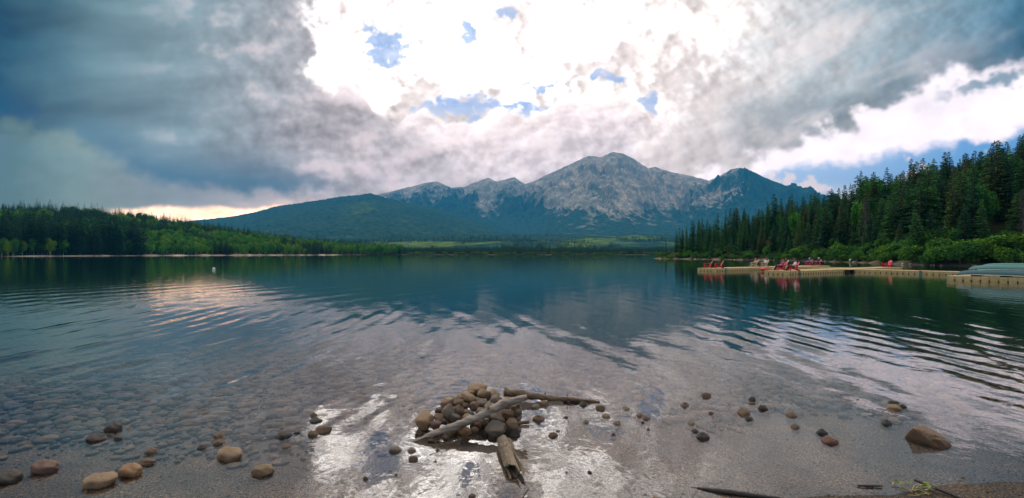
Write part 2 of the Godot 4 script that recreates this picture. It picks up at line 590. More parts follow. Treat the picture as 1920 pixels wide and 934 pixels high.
func east_height(x: float, z: float, s: float) -> float:
	if s < 0.0:
		return s * 0.3 - 0.05
	var k := smoothstep(-225.0, -120.0, z) * 0.55 + 0.45
	return 0.25 * minf(s, 2.0) + 40.0 * k * (1.0 - exp(-maxf(s - 2.0, 0.0) / 66.0)) + 1.2 * noise_a.get_noise_2d(x * 2.0, z * 2.0) * smoothstep(3.0, 20.0, s)

func far_height(x: float, z: float, s: float) -> float:
	if s < 0.0:
		return s * 0.2 - 0.05
	var hill := 50.0 * exp(-(pow((x + 660.0) / 270.0, 2.0) + pow((z + 660.0) / 230.0, 2.0)))
	return 0.12 * minf(s, 6.0) + (0.018 * s + hill) * smoothstep(0.0, 60.0, s) + 3.0 * noise_a.get_noise_2d(x * 0.5, z * 0.5) * smoothstep(20.0, 120.0, s)

func forest_floor(x: float, z: float, s: float) -> Color:
	var n := noise_a.get_noise_2d(x * 3.0, z * 3.0)
	var c := Color(0.025, 0.042, 0.016).lerp(Color(0.05, 0.05, 0.028), clampf(0.5 + n, 0, 1))
	if s < 1.2 + 2.5 * n:
		c = Color(0.24, 0.19, 0.13).lerp(Color(0.12, 0.11, 0.09), clampf(0.5 + 2.0 * n, 0, 1))
	return c

func make_land() -> void:
	var p := PackedVector3Array()
	var col := PackedColorArray()
	var cols := 150
	var rows := 170
	for r in rows:
		var z := 40.0 - r * 3.0
		for c in cols:
			var x := 46.0 + c * 3.0
			var s := inland(EAST_SHORE, x, z)
			p.append(Vector3(x, east_height(x, z, s), z))
			col.append(forest_floor(x, z, s))
	tag(obj("wooded_point", sheet(p, rows, cols, col), M.ground), "", "", "", "structure")
	p = PackedVector3Array()
	col = PackedColorArray()
	cols = 250
	rows = 118
	for r in rows:
		var z := -222.0 - r * 8.0
		for c in cols:
			var x := -1240.0 + c * 8.4
			var s := inland(FAR_SHORE, x, z)
			p.append(Vector3(x, far_height(x, z, s), z))
			var k := forest_floor(x, z, s)
			if s < 7.0 and x < -235.0 and x > -370.0:
				k = Color(0.62, 0.5, 0.36)
			col.append(k)
	tag(obj("far_shore", sheet(p, rows, cols, col), M.ground), "", "", "", "structure")
	print("land ", Time.get_ticks_msec())

# ---------------------------------------------------------------- mountains

const RIDGE := [600, 380, 700, 366, 720, 362, 760, 352, 800, 342, 820, 340, 845, 352, 870, 350, 895, 340, 915, 333, 930, 340, 965, 332, 985, 345, 1000, 340, 1030, 325, 1060, 312, 1085, 300, 1105, 291, 1125, 295, 1150, 284, 1170, 288, 1190, 298, 1215, 315, 1230, 313, 1260, 323, 1290, 328, 1330, 338, 1350, 330, 1370, 318, 1388, 314, 1410, 320, 1440, 335, 1470, 346, 1500, 352, 1540, 365, 1600, 385, 1700, 420, 1800, 440]
const RIDGE_AWAY := [600, 9400, 985, 9000, 1040, 7900, 1130, 7500, 1240, 7600, 1330, 7100, 1390, 6500, 1700, 5600]
const TREELINE := [700, 82, 760, 92, 850, 96, 880, 92, 905, 70, 925, 78, 960, 96, 1000, 80, 1050, 66, 1100, 58, 1150, 52, 1210, 64, 1260, 72, 1300, 88, 1340, 112, 1400, 152, 1500, 220, 1700, 250]

func valley_color(x: float, d: float, n: float, fine: float, bright: float) -> Color:
	var c := Color(0.014, 0.046, 0.050).lerp(Color(0.045, 0.095, 0.075), clampf(0.5 + 0.9 * fine, 0, 1))
	return c.lerp(Color(0.13, 0.2, 0.05), clampf(bright, 0, 1) * clampf(0.7 + fine, 0, 1))

func make_mountains() -> void:
	var big := fbm(301, 900.0, 5)
	var mid := fbm(302, 260.0, 4)
	var fine := fbm(303, 60.0, 3)
	var rid := fbm(304, 800.0, 4, FastNoiseLite.FRACTAL_RIDGED)
	var gul := fbm(305, 210.0, 4, FastNoiseLite.FRACTAL_RIDGED)
	# valley floor and lower slopes
	var p := PackedVector3Array()
	var col := PackedColorArray()
	var cols := 420
	var rows := 130
	for r in rows:
		var d := 900.0 + 1900.0 * pow(r / float(rows - 1), 1.2)
		for c in cols:
			var a := -1.2 + 2.6 * c / (cols - 1)
			var x := a * d
			var n := big.get_noise_2d(x, d)
			var y := 1.5 + 30.0 * smoothstep(900.0, 1500.0, d) + 85.0 * smoothstep(1300.0, 2900.0, d) + 14.0 * n * smoothstep(1000.0, 1500.0, d)
			p.append(Vector3(x, y, -d))
			var m := mid.get_noise_2d(x * 0.7, d * 0.35)
			var meadow := smoothstep(0.05, 0.28, m + 0.4 * n - absf(d - 1450.0) / 1600.0 + 0.12 * smoothstep(-0.1, 0.25, a))
			col.append(valley_color(x, d, n, fine.get_noise_2d(x, d * 0.6), meadow * 0.9))
	tag(obj("valley", sheet(p, rows, cols, col), M.ground), "", "", "", "structure")
	# wooded hill in the north-west
	var hill := [100, 432, 300, 419, 400, 410, 440, 405, 480, 397, 520, 386, 560, 381, 575, 378, 600, 375, 640, 368, 675, 365, 695, 362, 705, 365, 730, 373, 780, 382, 830, 394, 900, 415, 980, 440, 1100, 452]
	p = PackedVector3Array()
	col = PackedColorArray()
	cols = 420
	rows = 120
	for r in rows:
		var t := r / float(rows - 1) * 1.12
		for c in cols:
			var u := 60.0 + 1080.0 * c / (cols - 1)
			var d := lerpf(1700.0, 5000.0, t)
			var x := (u - 960.0) / 853.0 * d
			var top := EYE + 5000.0 * (475.3 - pl(hill, u)) / 853.0
			var n := big.get_noise_2d(x * 1.4, d * 1.4)
			var y := 20.0 + (top - 20.0) * (pow(t, 1.25) if t < 1.0 else 1.0 - 4.0 * (t - 1.0)) + 28.0 * n * smoothstep(0.1, 0.4, t) * (1.0 - smoothstep(0.85, 1.0, t)) + 9.0 * fine.get_noise_2d(x * 3.0, d * 3.0)
			p.append(Vector3(x, y, -d))
			var patch := exp(-pow((u - 675.0 - 40.0 * n) / 26.0, 2.0) - pow((t - 0.62) / 0.17, 2.0)) * (0.75 + mid.get_noise_2d(x * 2.0, d * 2.0))
			col.append(valley_color(x, d, n, fine.get_noise_2d(x, d * 0.8) + 0.4 * n, 0.55 * patch + 0.25 * smoothstep(0.25, 0.5, mid.get_noise_2d(x, d * 0.5)) * (1.0 - t)))
	tag(obj("wooded_hill", sheet(p, rows, cols, col), M.ground), "", "", "", "structure")
	# the range
	p = PackedVector3Array()
	col = PackedColorArray()
	cols = 860
	rows = 250
	for r in rows:
		var t := r / float(rows - 1) * 1.06
		for c in cols:
			var u := 600.0 + 1150.0 * c / (cols - 1)
			var away := pl(RIDGE_AWAY, u)
			var d := lerpf(2700.0, away, minf(t, 1.0)) + maxf(t - 1.0, 0.0) * 6000.0
			var x := (u - 960.0) / 853.0 * d
			var wob := 10.0 * fine.get_noise_2d(u * 3.0, 7.0)
			var top := EYE + away * (475.3 - pl(RIDGE, u) + wob * 0.12) / 853.0
			var pr := pow(minf(t, 1.0), 2.15)
			var warp := 190.0 * mid.get_noise_2d(x * 0.8, d * 0.8)
			# spurs and gullies run down the fall line
			var rg := rid.get_noise_2d((x + warp) * 1.1, d * 0.24 + warp * 0.3)
			var gl := gul.get_noise_2d(x + warp * 0.7, d * 0.16)
			var amp := smoothstep(0.4, 0.72, t) * (1.0 - smoothstep(0.86, 1.0, t))
			var y := 100.0 + (top - 100.0) * pr - 1900.0 * maxf(t - 1.0, 0.0)
			y += amp * (190.0 * rg + 60.0 * gl) + 10.0 * fine.get_noise_2d(x, d) * smoothstep(0.5, 0.8, t) * (1.0 - smoothstep(0.95, 1.0, t))
			y += 20.0 * big.get_noise_2d(x, d) * smoothstep(0.0, 0.3, t) * (1.0 - smoothstep(0.6, 0.9, t))
			# the spur that stands out before the peak
			var sx := x - 1090.0
			var sz := d - 6050.0
			var spur := 905.0 - 0.78 * absf(sx + 0.08 * sz) - 0.42 * absf(sz) + 40.0 * rg + 25.0 * gl
			y = maxf(y, spur) if t < 1.0 else y
			p.append(Vector3(x, y, -d))
			# rock, scree and the forest creeping up
			var n := mid.get_noise_2d(x * 1.3, d * 1.0)
			var f := fine.get_noise_2d(x, d * 0.6)
			var alt := y / d * 853.0
			var rock := Color(0.24, 0.235, 0.215).lerp(Color(0.50, 0.40, 0.30), clampf(0.45 + 0.8 * n + 0.12 * f, 0, 1))
			var chute := smoothstep(0.3, 0.62, gul.get_noise_2d((x + warp * 1.3) * 1.15 + 900.0, d * 0.075)) * smoothstep(-0.3, 0.05, n)
			rock = rock.lerp(Color(0.66, 0.53, 0.40), 0.9 * chute)
			rock = rock.lerp(Color(0.14, 0.145, 0.135), 0.5 * smoothstep(0.12, 0.45, fine.get_noise_2d(y * 0.9 + 0.25 * x + 0.4 * warp, d * 0.03)))   # tilted beds of darker rock
			var tree := smoothstep(-15.0, 15.0, pl(TREELINE, u) + 34.0 * n + 16.0 * f + 34.0 * rg + 16.0 * gl + 4.0 - alt)
			if spur > y - 1.0 and t < 1.0:
				tree = maxf(tree, 0.75 * smoothstep(-0.35, 0.15, f + 0.4 * n + 0.25 - maxf(905.0 - y, 0.0) * 0.0007))
			var slide := exp(-pow((u - 1335.0 - 50.0 * f - 30.0 * n) / 40.0, 2.0) - pow((alt - 104.0 - 26.0 * n - 0.25 * (u - 1335.0)) / 16.0, 2.0))
			tree *= 1.0 - 0.9 * smoothstep(0.3, 0.6, slide + 0.35 * f)
			var low := smoothstep(0.12, 0.3, mid.get_noise_2d(x * 0.5, d * 0.3) + 0.3 * f) * (1.0 - smoothstep(0.1, 0.3, t))
			col.append(rock.lerp(valley_color(x, d, n, f, low * 0.8), tree))
	tag(obj("mountain_range", sheet(p, rows, cols, col), M.ground), "", "", "", "structure")
	print("mountains ", Time.get_ticks_msec())

# ---------------------------------------------------------------- forests

class Shape:   # triangles with colours, collected for one mesh
	var v := PackedVector3Array()
	var n := PackedVector3Array()
	var c := PackedColorArray()
	func tri(a: Vector3, b: Vector3, d: Vector3, col: Color) -> void:
		var nn := (d - a).cross(b - a).normalized()
		v.append(a); v.append(b); v.append(d)
		n.append(nn); n.append(nn); n.append(nn)
		c.append(col); c.append(col); c.append(col)
	func quad(a: Vector3, b: Vector3, d: Vector3, e: Vector3, col: Color) -> void:
		tri(a, b, d, col)
		tri(a, d, e, col)
	func tube(pts: Array, radii: Array, sides: int, col: Color, cap := true) -> void:
		var rings := []
		for i in pts.size():
			var dir: Vector3 = (pts[mini(i + 1, pts.size() - 1)] - pts[maxi(i - 1, 0)]).normalized()
			var side := dir.cross(Vector3.UP if absf(dir.y) < 0.9 else Vector3.RIGHT).normalized()
			var up := side.cross(dir)
			var ring := PackedVector3Array()
			for k in sides:
				var t := TAU * k / sides
				ring.append(pts[i] + (side * cos(t) + up * sin(t)) * radii[i])
			rings.append(ring)
		for i in pts.size() - 1:
			for k in sides:
				var k2 := (k + 1) % sides
				smooth(pts[i], pts[i + 1], rings[i][k], rings[i][k2], rings[i + 1][k2], rings[i + 1][k], col)
		if cap:
			for k in range(1, sides - 1):
				tri(rings[0][0], rings[0][k], rings[0][k + 1], col)
				var l: PackedVector3Array = rings[-1]
				tri(l[0], l[k + 1], l[k], col)
	func smooth(p: Vector3, q: Vector3, a: Vector3, b: Vector3, d: Vector3, e: Vector3, col: Color) -> void:
		var order := [[a, p], [d, q], [b, p], [a, p], [e, q], [d, q]]
		if (b - a).cross(d - a).dot(a + b + d + e - 2.0 * p - 2.0 * q) < 0.0:   # keep the faces outward
			order.reverse()
		for x in order:
			v.append(x[0]); n.append((x[0] - x[1]).normalized()); c.append(col)
	func box(at: Vector3, size: Vector3, turn: Basis, col: Color) -> void:
		var h := size / 2
		var k := []
		for i in 8:
			k.append(at + turn * Vector3(h.x if i & 1 else -h.x, h.y if i & 2 else -h.y, h.z if i & 4 else -h.z))
		for f in [[0, 2, 3, 1], [4, 5, 7, 6], [0, 1, 5, 4], [2, 6, 7, 3], [0, 4, 6, 2], [1, 3, 7, 5]]:
			quad(k[f[0]], k[f[1]], k[f[2]], k[f[3]], col)
	func mesh() -> ArrayMesh:
		var a := []
		a.resize(Mesh.ARRAY_MAX)
		a[Mesh.ARRAY_VERTEX] = v
		a[Mesh.ARRAY_NORMAL] = n
		a[Mesh.ARRAY_COLOR] = c
		var m := ArrayMesh.new()
		m.add_surface_from_arrays(Mesh.PRIMITIVE_TRIANGLES, a)
		return m

func vary(c: Color, by: float) -> Color:
	var k := 1.0 + rng.randf_range(-by, by)
	return Color(c.r * k * (1.0 + rng.randf_range(-by, by) * 0.4), c.g * k, c.b * k * (1.0 + rng.randf_range(-by, by) * 0.4))

# crown of a spruce: whorls of drooping boughs, each a fan of needle sprays. fine 1 = all sprays
func spruce_crown(height: float, radius: float, fine: float, a: Color, b: Color, gaps := 0.12, bare := 0.08) -> ArrayMesh:
	var s := Shape.new()
	var y := height * bare
	var lean := Vector3(rng.randf_range(-0.015, 0.015), 0, rng.randf_range(-0.015, 0.015))
	while y < height * 0.985:
		var t := y / height
		var reach := radius * (0.1 + 0.95 * pow(1.0 - t, 0.8)) * smoothstep(0.0, 0.16, t - bare + 0.07)
		var boughs := int(lerpf(9.0, 4.0, t) * (0.6 + 0.4 * fine))
		var turn := rng.randf() * TAU
		for k in boughs:
			if rng.randf() < gaps: continue
			var az := turn + TAU * (k + rng.randf_range(-0.35, 0.35)) / boughs
			var out := Vector3(cos(az), 0, sin(az))
			var along := Vector3(-sin(az), 0, cos(az))
			var len := reach * rng.randf_range(0.62, 1.12)
			var droop := rng.randf_range(0.12, 0.42) * (1.0 - 0.7 * t)
			var col := vary(a.lerp(b, rng.randf()), 0.25)
			var base := Vector3(0, y + rng.randf_range(-0.1, 0.1), 0) + lean * y
			var steps := maxi(2, int(len / (0.42 / fine)))
			for i in steps:
				var f := (i + 0.4) / steps
				var at := base + out * len * f + Vector3(0, -droop * len * f * f + 0.05 * len * f, 0)
				var w := (0.30 + 0.34 * (1.0 - absf(2.0 * f - 0.9))) * minf(1.0, len * 0.6) * (1.0 + 0.5 * (1.0 - fine))
				var fwd := out * (len / steps) * 1.5 + Vector3(0, -0.1 - droop * 0.2, 0)
				for side in [-1.0, 1.0]:
					var tip: Vector3 = at + fwd * rng.randf_range(0.7, 1.1) + along * side * w * rng.randf_range(0.7, 1.25) + Vector3(0, -rng.randf_range(0.04, 0.22), 0)
					s.tri(at - fwd * 0.25, at + fwd * 0.75 + Vector3(0, 0.03, 0), tip, col)
				if fine > 0.7:
					s.tri(at, at + fwd * 0.6, at + fwd * 0.3 + along * rng.randf_range(-0.1, 0.1) - Vector3(0, rng.randf_range(0.12, 0.34), 0), vary(col, 0.1))
		y += height * rng.randf_range(0.017, 0.03) * lerpf(1.6, 1.0, fine)
	var top := Vector3(0, height, 0) + lean * height
	for k in 4:
		var az := TAU * k / 4.0 + rng.randf()
		s.tri(top, top - Vector3(cos(az) * 0.14, height * 0.05, sin(az) * 0.14), top - Vector3(cos(az + 1.2) * 0.14, height * 0.05, sin(az + 1.2) * 0.14), a)
	return s.mesh()

func trunk(height: float, r: float, col: Color, lean := 0.0) -> ArrayMesh:
	var s := Shape.new()
	var pts := []
	var rad := []
	for i in 7:
		var t := i / 6.0
		pts.append(Vector3(lean * t * t * height + 0.04 * sin(t * 7.0), height * t - 0.5 * (1.0 - t), 0.04 * cos(t * 5.0)))
		rad.append(r * (1.15 - t) * (1.3 if i == 0 else 1.0))
	s.tube(pts, rad, 7, col)
	return s.mesh()

# leaves gathered in clumps through the volume of a broad-leaved crown
func leafy(size: Vector3, lobes: int, leaves: int, leaf: float, a: Color, b: Color, low := 0.0) -> ArrayMesh:
	var s := Shape.new()
	var centres := []
	for i in lobes:
		var p := Vector3(rng.randfn(), rng.randfn() * 0.8, rng.randfn()).limit_length(1.5) / 1.5
		centres.append([p * 0.72, rng.randf_range(0.26, 0.5), a.lerp(b, rng.randf())])
	for i in leaves:
		var e: Array = centres[i % lobes]
		var dir := Vector3(rng.randfn(), rng.randfn(), rng.randfn()).normalized()
		var rr: float = e[1] * pow(rng.randf(), 0.4)
		var p: Vector3 = (e[0] + dir * rr) * size / 2.0 + Vector3(0, size.y / 2.0 + low, 0)
		if p.y < low * 0.3: continue
		var q := Basis(Vector3(rng.randfn(), rng.randfn(), rng.randfn()).normalized(), rng.randf() * TAU)
		var l := leaf * rng.randf_range(0.6, 1.5)
		var col := vary(e[2], 0.28)
		s.tri(p + q * Vector3(-l, -l * 0.6, 0), p + q * Vector3(l * 1.1, -l * 0.1, l * 0.2), p + q * Vector3(0, l, -l * 0.2), col)
	return s.mesh()

func dead_crown(height: float, radius: float, col: Color) -> ArrayMesh:
	var s := Shape.new()
	for i in 260:
		var t := rng.randf_range(0.12, 1.0)
		var az := rng.randf() * TAU
		var out := Vector3(cos(az), rng.randf_range(-0.35, 0.25), sin(az))
		var len := radius * (1.05 - t) * rng.randf_range(0.5, 1.1) + 0.2
		var at := Vector3(0, height * t, 0)
		var side := Vector3(-sin(az), 0.3, cos(az)) * 0.05
		var cc := vary(col, 0.3)
		s.tri(at - side, at + side, at + out * len, cc)
		for k in 5:
			var f := rng.randf_range(0.3, 1.0)
			var tw := Vector3(rng.randfn(), rng.randfn() - 0.6, rng.randfn()) * 0.22
			s.tri(at + out * len * f, at + out * len * f + out * 0.08, at + out * len * f + tw, cc)
	return s.mesh()

func foliage_mat(back: float) -> StandardMaterial3D:
	var m := plain(Color.WHITE, 0.75)
	m.vertex_color_use_as_albedo = true
	m.metallic_specular = 0.1
	m.backlight_enabled = true
	m.backlight = Color(back, back, back)
	return m

func tree_kind(crown: Mesh, crown_mat: Material, stem: Mesh, stem_mat: Material, h: float) -> Dictionary:
	return {"crown": crown, "cm": crown_mat, "stem": stem, "sm": stem_mat, "h": h}

func plant_tree(called: String, kind: Dictionary, at: Vector3, height: float, label: String, category: String, group: String, wide := 1.0) -> Node3D:
	var o := thing(called, label, category, at, rng.randf() * TAU, group)
	var k: float = height / kind.h
	o.scale = Vector3(k * wide, k, k * wide)
	if kind.stem: obj("trunk", kind.stem, kind.sm, o)
	obj("crown", kind.crown, kind.cm, o)
	return o

func placed(at: Vector3, height: float, kind: Dictionary, wide := 1.0) -> Transform3D:
	var k: float = height / kind.h
	return Transform3D(Basis(Vector3.UP, rng.randf() * TAU).scaled(Vector3(k * wide, k, k * wide)), at)

func make_forests() -> void:
	rng.seed = 41
	var needle := foliage_mat(0.25)
	var leafm := foliage_mat(0.55)
	var bark := plain(Color(0.09, 0.065, 0.05), 0.95)
	var pale := plain(Color(0.42, 0.40, 0.35), 0.9)
	var dead := plain(Color.WHITE, 0.95)
	dead.vertex_color_use_as_albedo = true
	var dark := Color(0.017, 0.055, 0.033)
	var green := Color(0.035, 0.105, 0.036)
	var fresh := Color(0.075, 0.19, 0.04)
	var olive := Color(0.11, 0.125, 0.03)
	var rust := Color(0.11, 0.07, 0.03)
	var spruces := []
	for i in 5:
		var h := 15.0
		spruces.append(tree_kind(spruce_crown(h, [2.3, 2.7, 2.0, 3.0, 2.5][i], 1.0, [dark, dark, green, green, dark][i], [green, green, fresh, fresh, olive][i], [0.1, 0.15, 0.12, 0.2, 0.2][i]), needle, trunk(h * 0.96, 0.19, Color.WHITE), bark, h))
	var tinged := tree_kind(spruce_crown(15.0, 2.2, 1.0, green, rust, 0.2), needle, spruces[0].stem, bark, 15.0)
	var pines := []
	for i in 2:
		pines.append(tree_kind(spruce_crown(15.0, 3.1, 1.0, dark, green, 0.36, 0.3), needle, spruces[0].stem, bark, 15.0))
	var snag := tree_kind(dead_crown(15.0, 2.0, Color(0.10, 0.085, 0.085)), dead, trunk(15.0, 0.17, Color.WHITE), plain(Color(0.13, 0.115, 0.11), 0.95), 15.0)
	var small := []
	for i in 4:
		small.append(tree_kind(spruce_crown(15.0, [2.4, 2.0, 2.8, 2.2][i], 0.42, dark, [green, dark, green, Color(0.045, 0.05, 0.04)][i], 0.1), needle, spruces[0].stem, bark, 15.0))
	var bushes := []
	for i in 5:
		bushes.append(tree_kind(leafy(Vector3(4.2, 3.4, 4.2), 15, 2600, 0.13, [fresh, Color(0.06, 0.2, 0.04), Color(0.1, 0.24, 0.03), Color(0.07, 0.18, 0.05), Color(0.045, 0.14, 0.04)][i], [Color(0.11, 0.24, 0.035), Color(0.11, 0.27, 0.045), Color(0.17, 0.27, 0.03), Color(0.1, 0.23, 0.07), Color(0.07, 0.18, 0.035)][i], 0.1), leafm, trunk(2.2, 0.09, Color.WHITE, 0.1), bark, 3.4))
	var aspens := []
	for i in 4:
		aspens.append(tree_kind(leafy(Vector3(7.5, 12.5, 7.5), 28, 3400, 0.3, [Color(0.06, 0.2, 0.03), Color(0.09, 0.27, 0.035), Color(0.05, 0.16, 0.035), Color(0.14, 0.28, 0.03)][i], [Color(0.13, 0.34, 0.04), Color(0.16, 0.38, 0.04), Color(0.09, 0.26, 0.045), Color(0.28, 0.4, 0.04)][i], 2.5), leafm, trunk(12.0, 0.2, Color.WHITE), pale, 15.0))
	print("tree shapes ", Time.get_ticks_msec())

	# ---- the wooded point in the north-east
	var spots := []
	var tries := 0
	var cell := {}
	while tries < 9000:
		tries += 1
		var x := rng.randf_range(66.0, 330.0)
		var z := rng.randf_range(-300.0, -20.0)
		if x / -z > 1.45: continue
		var s := inland(EAST_SHORE, x, z)
		if s < 2.5 or s > 150.0: continue
		var key := Vector2i(int(x / 3.6), int(z / 3.6))
		if cell.has(key): continue
		cell[key] = true
		spots.append([x, z, s])
	spots.sort_custom(func(a, b): return a[2] + 0.25 * Vector2(a[0], a[1]).length() < b[2] + 0.25 * Vector2(b[0], b[1]).length())
	var rest := {}
	var count := 0
	for q in spots:
		var x: float = q[0]
		var z: float = q[1]
		var s: float = q[2]
		var y := east_height(x, z, s) - 0.15
		var h := rng.randf_range(8.5, 15.5) * (0.75 if s < 6.0 else 1.0) * (0.9 + 0.35 * noise_a.get_noise_2d(x * 1.5, z * 1.5))
		var pick := rng.randf()
		var kind: Dictionary
		var wide := rng.randf_range(0.8, 1.2)
		if z < -158.0 and s < 26.0:
			kind = spruces[0] if pick < 0.7 else spruces[2]
			wide *= 0.72
		elif pick < 0.06 and s < 45.0:
			kind = aspens[rng.randi() % 3]
			h *= 0.8
		elif pick < 0.8: kind = spruces[rng.randi() % 5]
		elif pick < 0.86: kind = tinged
		elif pick < 0.9: kind = snag
		else: kind = pines[rng.randi() % 2]
		if count < 210:
			count += 1
			var where := "on the lower slope behind the docks"
			if z < -158.0: where = "at the tip of the wooded point"
			elif s > 22.0: where = "high on the slope behind the docks"
			elif x / -z > 0.95: where = "on the bank behind the canoes"
			if kind in aspens:
				plant_tree("aspen_tree", kind, Vector3(x, y, z), h, "bright leafy aspen among the spruces " + where, "tree", "aspens " + where, wide)
			elif kind == snag:
				plant_tree("dead_spruce", kind, Vector3(x, y, z), h, "dead spruce with bare grey twigs standing " + where, "tree", "dead spruces " + where, wide)
			elif kind == tinged:
				plant_tree("spruce_tree", kind, Vector3(x, y, z), h, "spruce with rusty brown needles standing " + where, "tree", "rusty spruces " + where, wide)
			elif kind in pines:
				plant_tree("pine_tree", kind, Vector3(x, y, z), h, "open crowned dark pine with a bare lower trunk " + where, "tree", "pines " + where, wide)
			else:
				var size := "very tall " if h > 14.5 else "tall " if h > 12.0 else "middling " if h > 9.5 else "short "
				var tint := "dark green spruce" if kind in [spruces[0], spruces[1]] else "spruce with fresh green bough tips" if kind in [spruces[2], spruces[3]] else "olive tinged spruce"
				plant_tree("spruce_tree", kind, Vector3(x, y, z), h, size + tint + (" slender, " if z < -158.0 else ", ") + where, "tree", "spruces " + where, wide)
		else:
			var key := kind.crown as Mesh
			if not rest.has(key): rest[key] = [kind, []]
			rest[key][1].append(placed(Vector3(x, y, z), h, kind, wide))
	var wood := Node3D.new()
	wood.name = "hillside_wood"
	add_child(wood)
	tag(wood, "dense conifer wood covering the hill above the docks", "wood", "", "stuff")
	for key in rest:
		many("crown", rest[key][0].crown, rest[key][0].cm, rest[key][1], wood)
		many("trunk", rest[key][0].stem, rest[key][0].sm, rest[key][1], wood)
	var young := []
	for i in 900:
		var x := rng.randf_range(70.0, 230.0)
		var z := rng.randf_range(-240.0, -60.0)
		var s := inland(EAST_SHORE, x, z)
		if s < 5.0 or s > 90.0 or x / -z > 1.4: continue
		young.append(placed(Vector3(x, east_height(x, z, s) - 0.1, z), rng.randf_range(2.5, 6.5), spruces[2], rng.randf_range(1.0, 1.4)))
	many("young_crown", spruces[2].crown, needle, young, wood)
	var under := [[], []]
	for i in 1400:
		var x := rng.randf_range(70.0, 200.0)
		var z := rng.randf_range(-215.0, -60.0)
		var s := inland(EAST_SHORE, x, z)
		if s < 4.0 or s > 45.0 or x / -z > 1.3: continue
		under[i % 2].append(placed(Vector3(x, east_height(x, z, s) - 0.2, z), rng.randf_range(0.8, 2.0), bushes[[0, 4][i % 2]], 1.5))
	for k in 2: many("undergrowth", bushes[[0, 4][k]].crown, leafm, under[k], wood)
	# shrubs along its shore
	cell = {}
	tries = 0
	var shrubs := 0
	while tries < 4000 and shrubs < 130:
		tries += 1
		var i := rng.randi() % 9
		var e: Vector2 = (EAST_SHORE[i] as Vector2).lerp(EAST_SHORE[i + 1], rng.randf())
		var s0 := rng.randf_range(0.6, 7.5)
		var x := e.x + s0 * rng.randf_range(0.5, 1.0)
		var z := e.y + rng.randf_range(-2.5, 2.5)
		var s := inland(EAST_SHORE, x, z)
		if s < 0.5 or s > 8.0 or x / -z > 1.3 or z > -50.0: continue
		var key := Vector2i(int(x / 2.0), int(z / 2.0))
		if cell.has(key): continue
		cell[key] = true
		shrubs += 1
		var h := rng.randf_range(0.9, 2.4) if z < -140.0 else rng.randf_range(1.0, 2.4) + 3.4 * pow(rng.randf(), 2.0)
		var b := rng.randi() % 5
		plant_tree("shoreline_shrub", bushes[b], Vector3(x, east_height(x, z, s) - 0.1, z), h, ["green", "bright green", "yellow green", "light green", "deep green"][b] + (" low leafy shrub at the foot of the point" if z < -140.0 else " tall leafy willow shrub on the bank behind the docks"), "shrub", "shoreline shrubs " + str(b) + (" of the point" if z < -140.0 else " behind the docks"), rng.randf_range(0.9, 1.3))

	# ---- the north-west shore: dark spruces in front, aspens and small conifers behind
	var near := []
	for i in 110:
		var r := lerpf(-1.24, -0.81, pow(i / 109.0, 0.85))
		var d := 300.0
		while d < 700.0 and inland(FAR_SHORE, r * d, -d) < 3.0: d += 3.0
		d += rng.randf_range(0.0, 24.0)
		near.append([r * d, -d])
	for q in near:
		var s := inland(FAR_SHORE, q[0], q[1])
		if s < 2.0: continue
		var h := rng.randf_range(22.0, 39.0)
		plant_tree("spruce_tree", spruces[rng.randi() % 2], Vector3(q[0], far_height(q[0], q[1], s) - 0.3, q[1]), h, ("towering" if h > 35.0 else "tall" if h > 29.0 else "middling" if h > 25.0 else "shorter") + " black green spruce in the dark stand beside the sandy beach", "tree", "dark spruces by the beach", rng.randf_range(0.8, 1.15))
	cell = {}
	tries = 0
	var list := []
	while tries < 16000:
		tries += 1
		var d := rng.randf_range(330.0, 1000.0)
		var a := rng.randf_range(-1.2, -0.24)
		var x := a * d
		var s := inland(FAR_SHORE, x, -d)
		if s < 3.0: continue
		var key := Vector2i(int(x / 5.2), int(d / 5.2))
		if cell.has(key): continue
		cell[key] = true
		list.append([x, -d, s])
	list.sort_custom(func(a, b): return a[2] < b[2])
	var n_as := 0
	var n_sp := 0
	var a_rest := [[], [], [], []]
	var s_rest := [[], [], [], []]
	for q in list:
		var x: float = q[0]
		var z: float = q[1]
		var s: float = q[2]
		var at := Vector3(x, far_height(x, z, s) - 0.3, z)
		var band := noise_a.get_noise_2d(x * 0.35, z * 0.6) + 0.28 * exp(-pow((s - 60.0) / 60.0, 2.0)) - 0.35 * smoothstep(150.0, 260.0, s)
		if band > 0.05:
			var b := rng.randi() % 4
			var h := rng.randf_range(9.0, 15.0)
			if n_as < 110 and s < 45.0:
				n_as += 1
				plant_tree("aspen_tree", aspens[b], at, h, ("tall " if h > 12.5 else "low ") + ["green", "bright green", "deep green", "yellow green"][b] + " aspen with pale trunk on the far shore behind the buoy", "tree", "aspens of the shore behind the buoy " + str(b))
			else:
				a_rest[b].append(placed(at, h, aspens[b], rng.randf_range(0.9, 1.3)))
		else:
			var b := rng.randi() % 4
			var h := rng.randf_range(9.0, 18.0) * (1.0 if rng.randf() < 0.9 else 1.35)
			if n_sp < 40 and s < 30.0:
				n_sp += 1
				plant_tree("spruce_tree", small[b], at, h * 1.1, "dark spruce among the aspens on the far shore behind the buoy", "tree", "spruces of the shore behind the buoy")
			else:
				s_rest[b].append(placed(at, h, small[b], rng.randf_range(0.7, 1.0)))
	var west := Node3D.new()
	west.name = "western_wood"
	add_child(west)
	tag(west, "mixed wood of aspens and dark conifers climbing the low hill behind the buoy", "wood", "", "stuff")
	for b in 4:
		if a_rest[b].size():
			many("aspen_crown", aspens[b].crown, leafm, a_rest[b], west)
			many("aspen_trunk", aspens[b].stem, pale, a_rest[b], west)
		if s_rest[b].size():
			many("conifer_crown", small[b].crown, needle, s_rest[b], west)
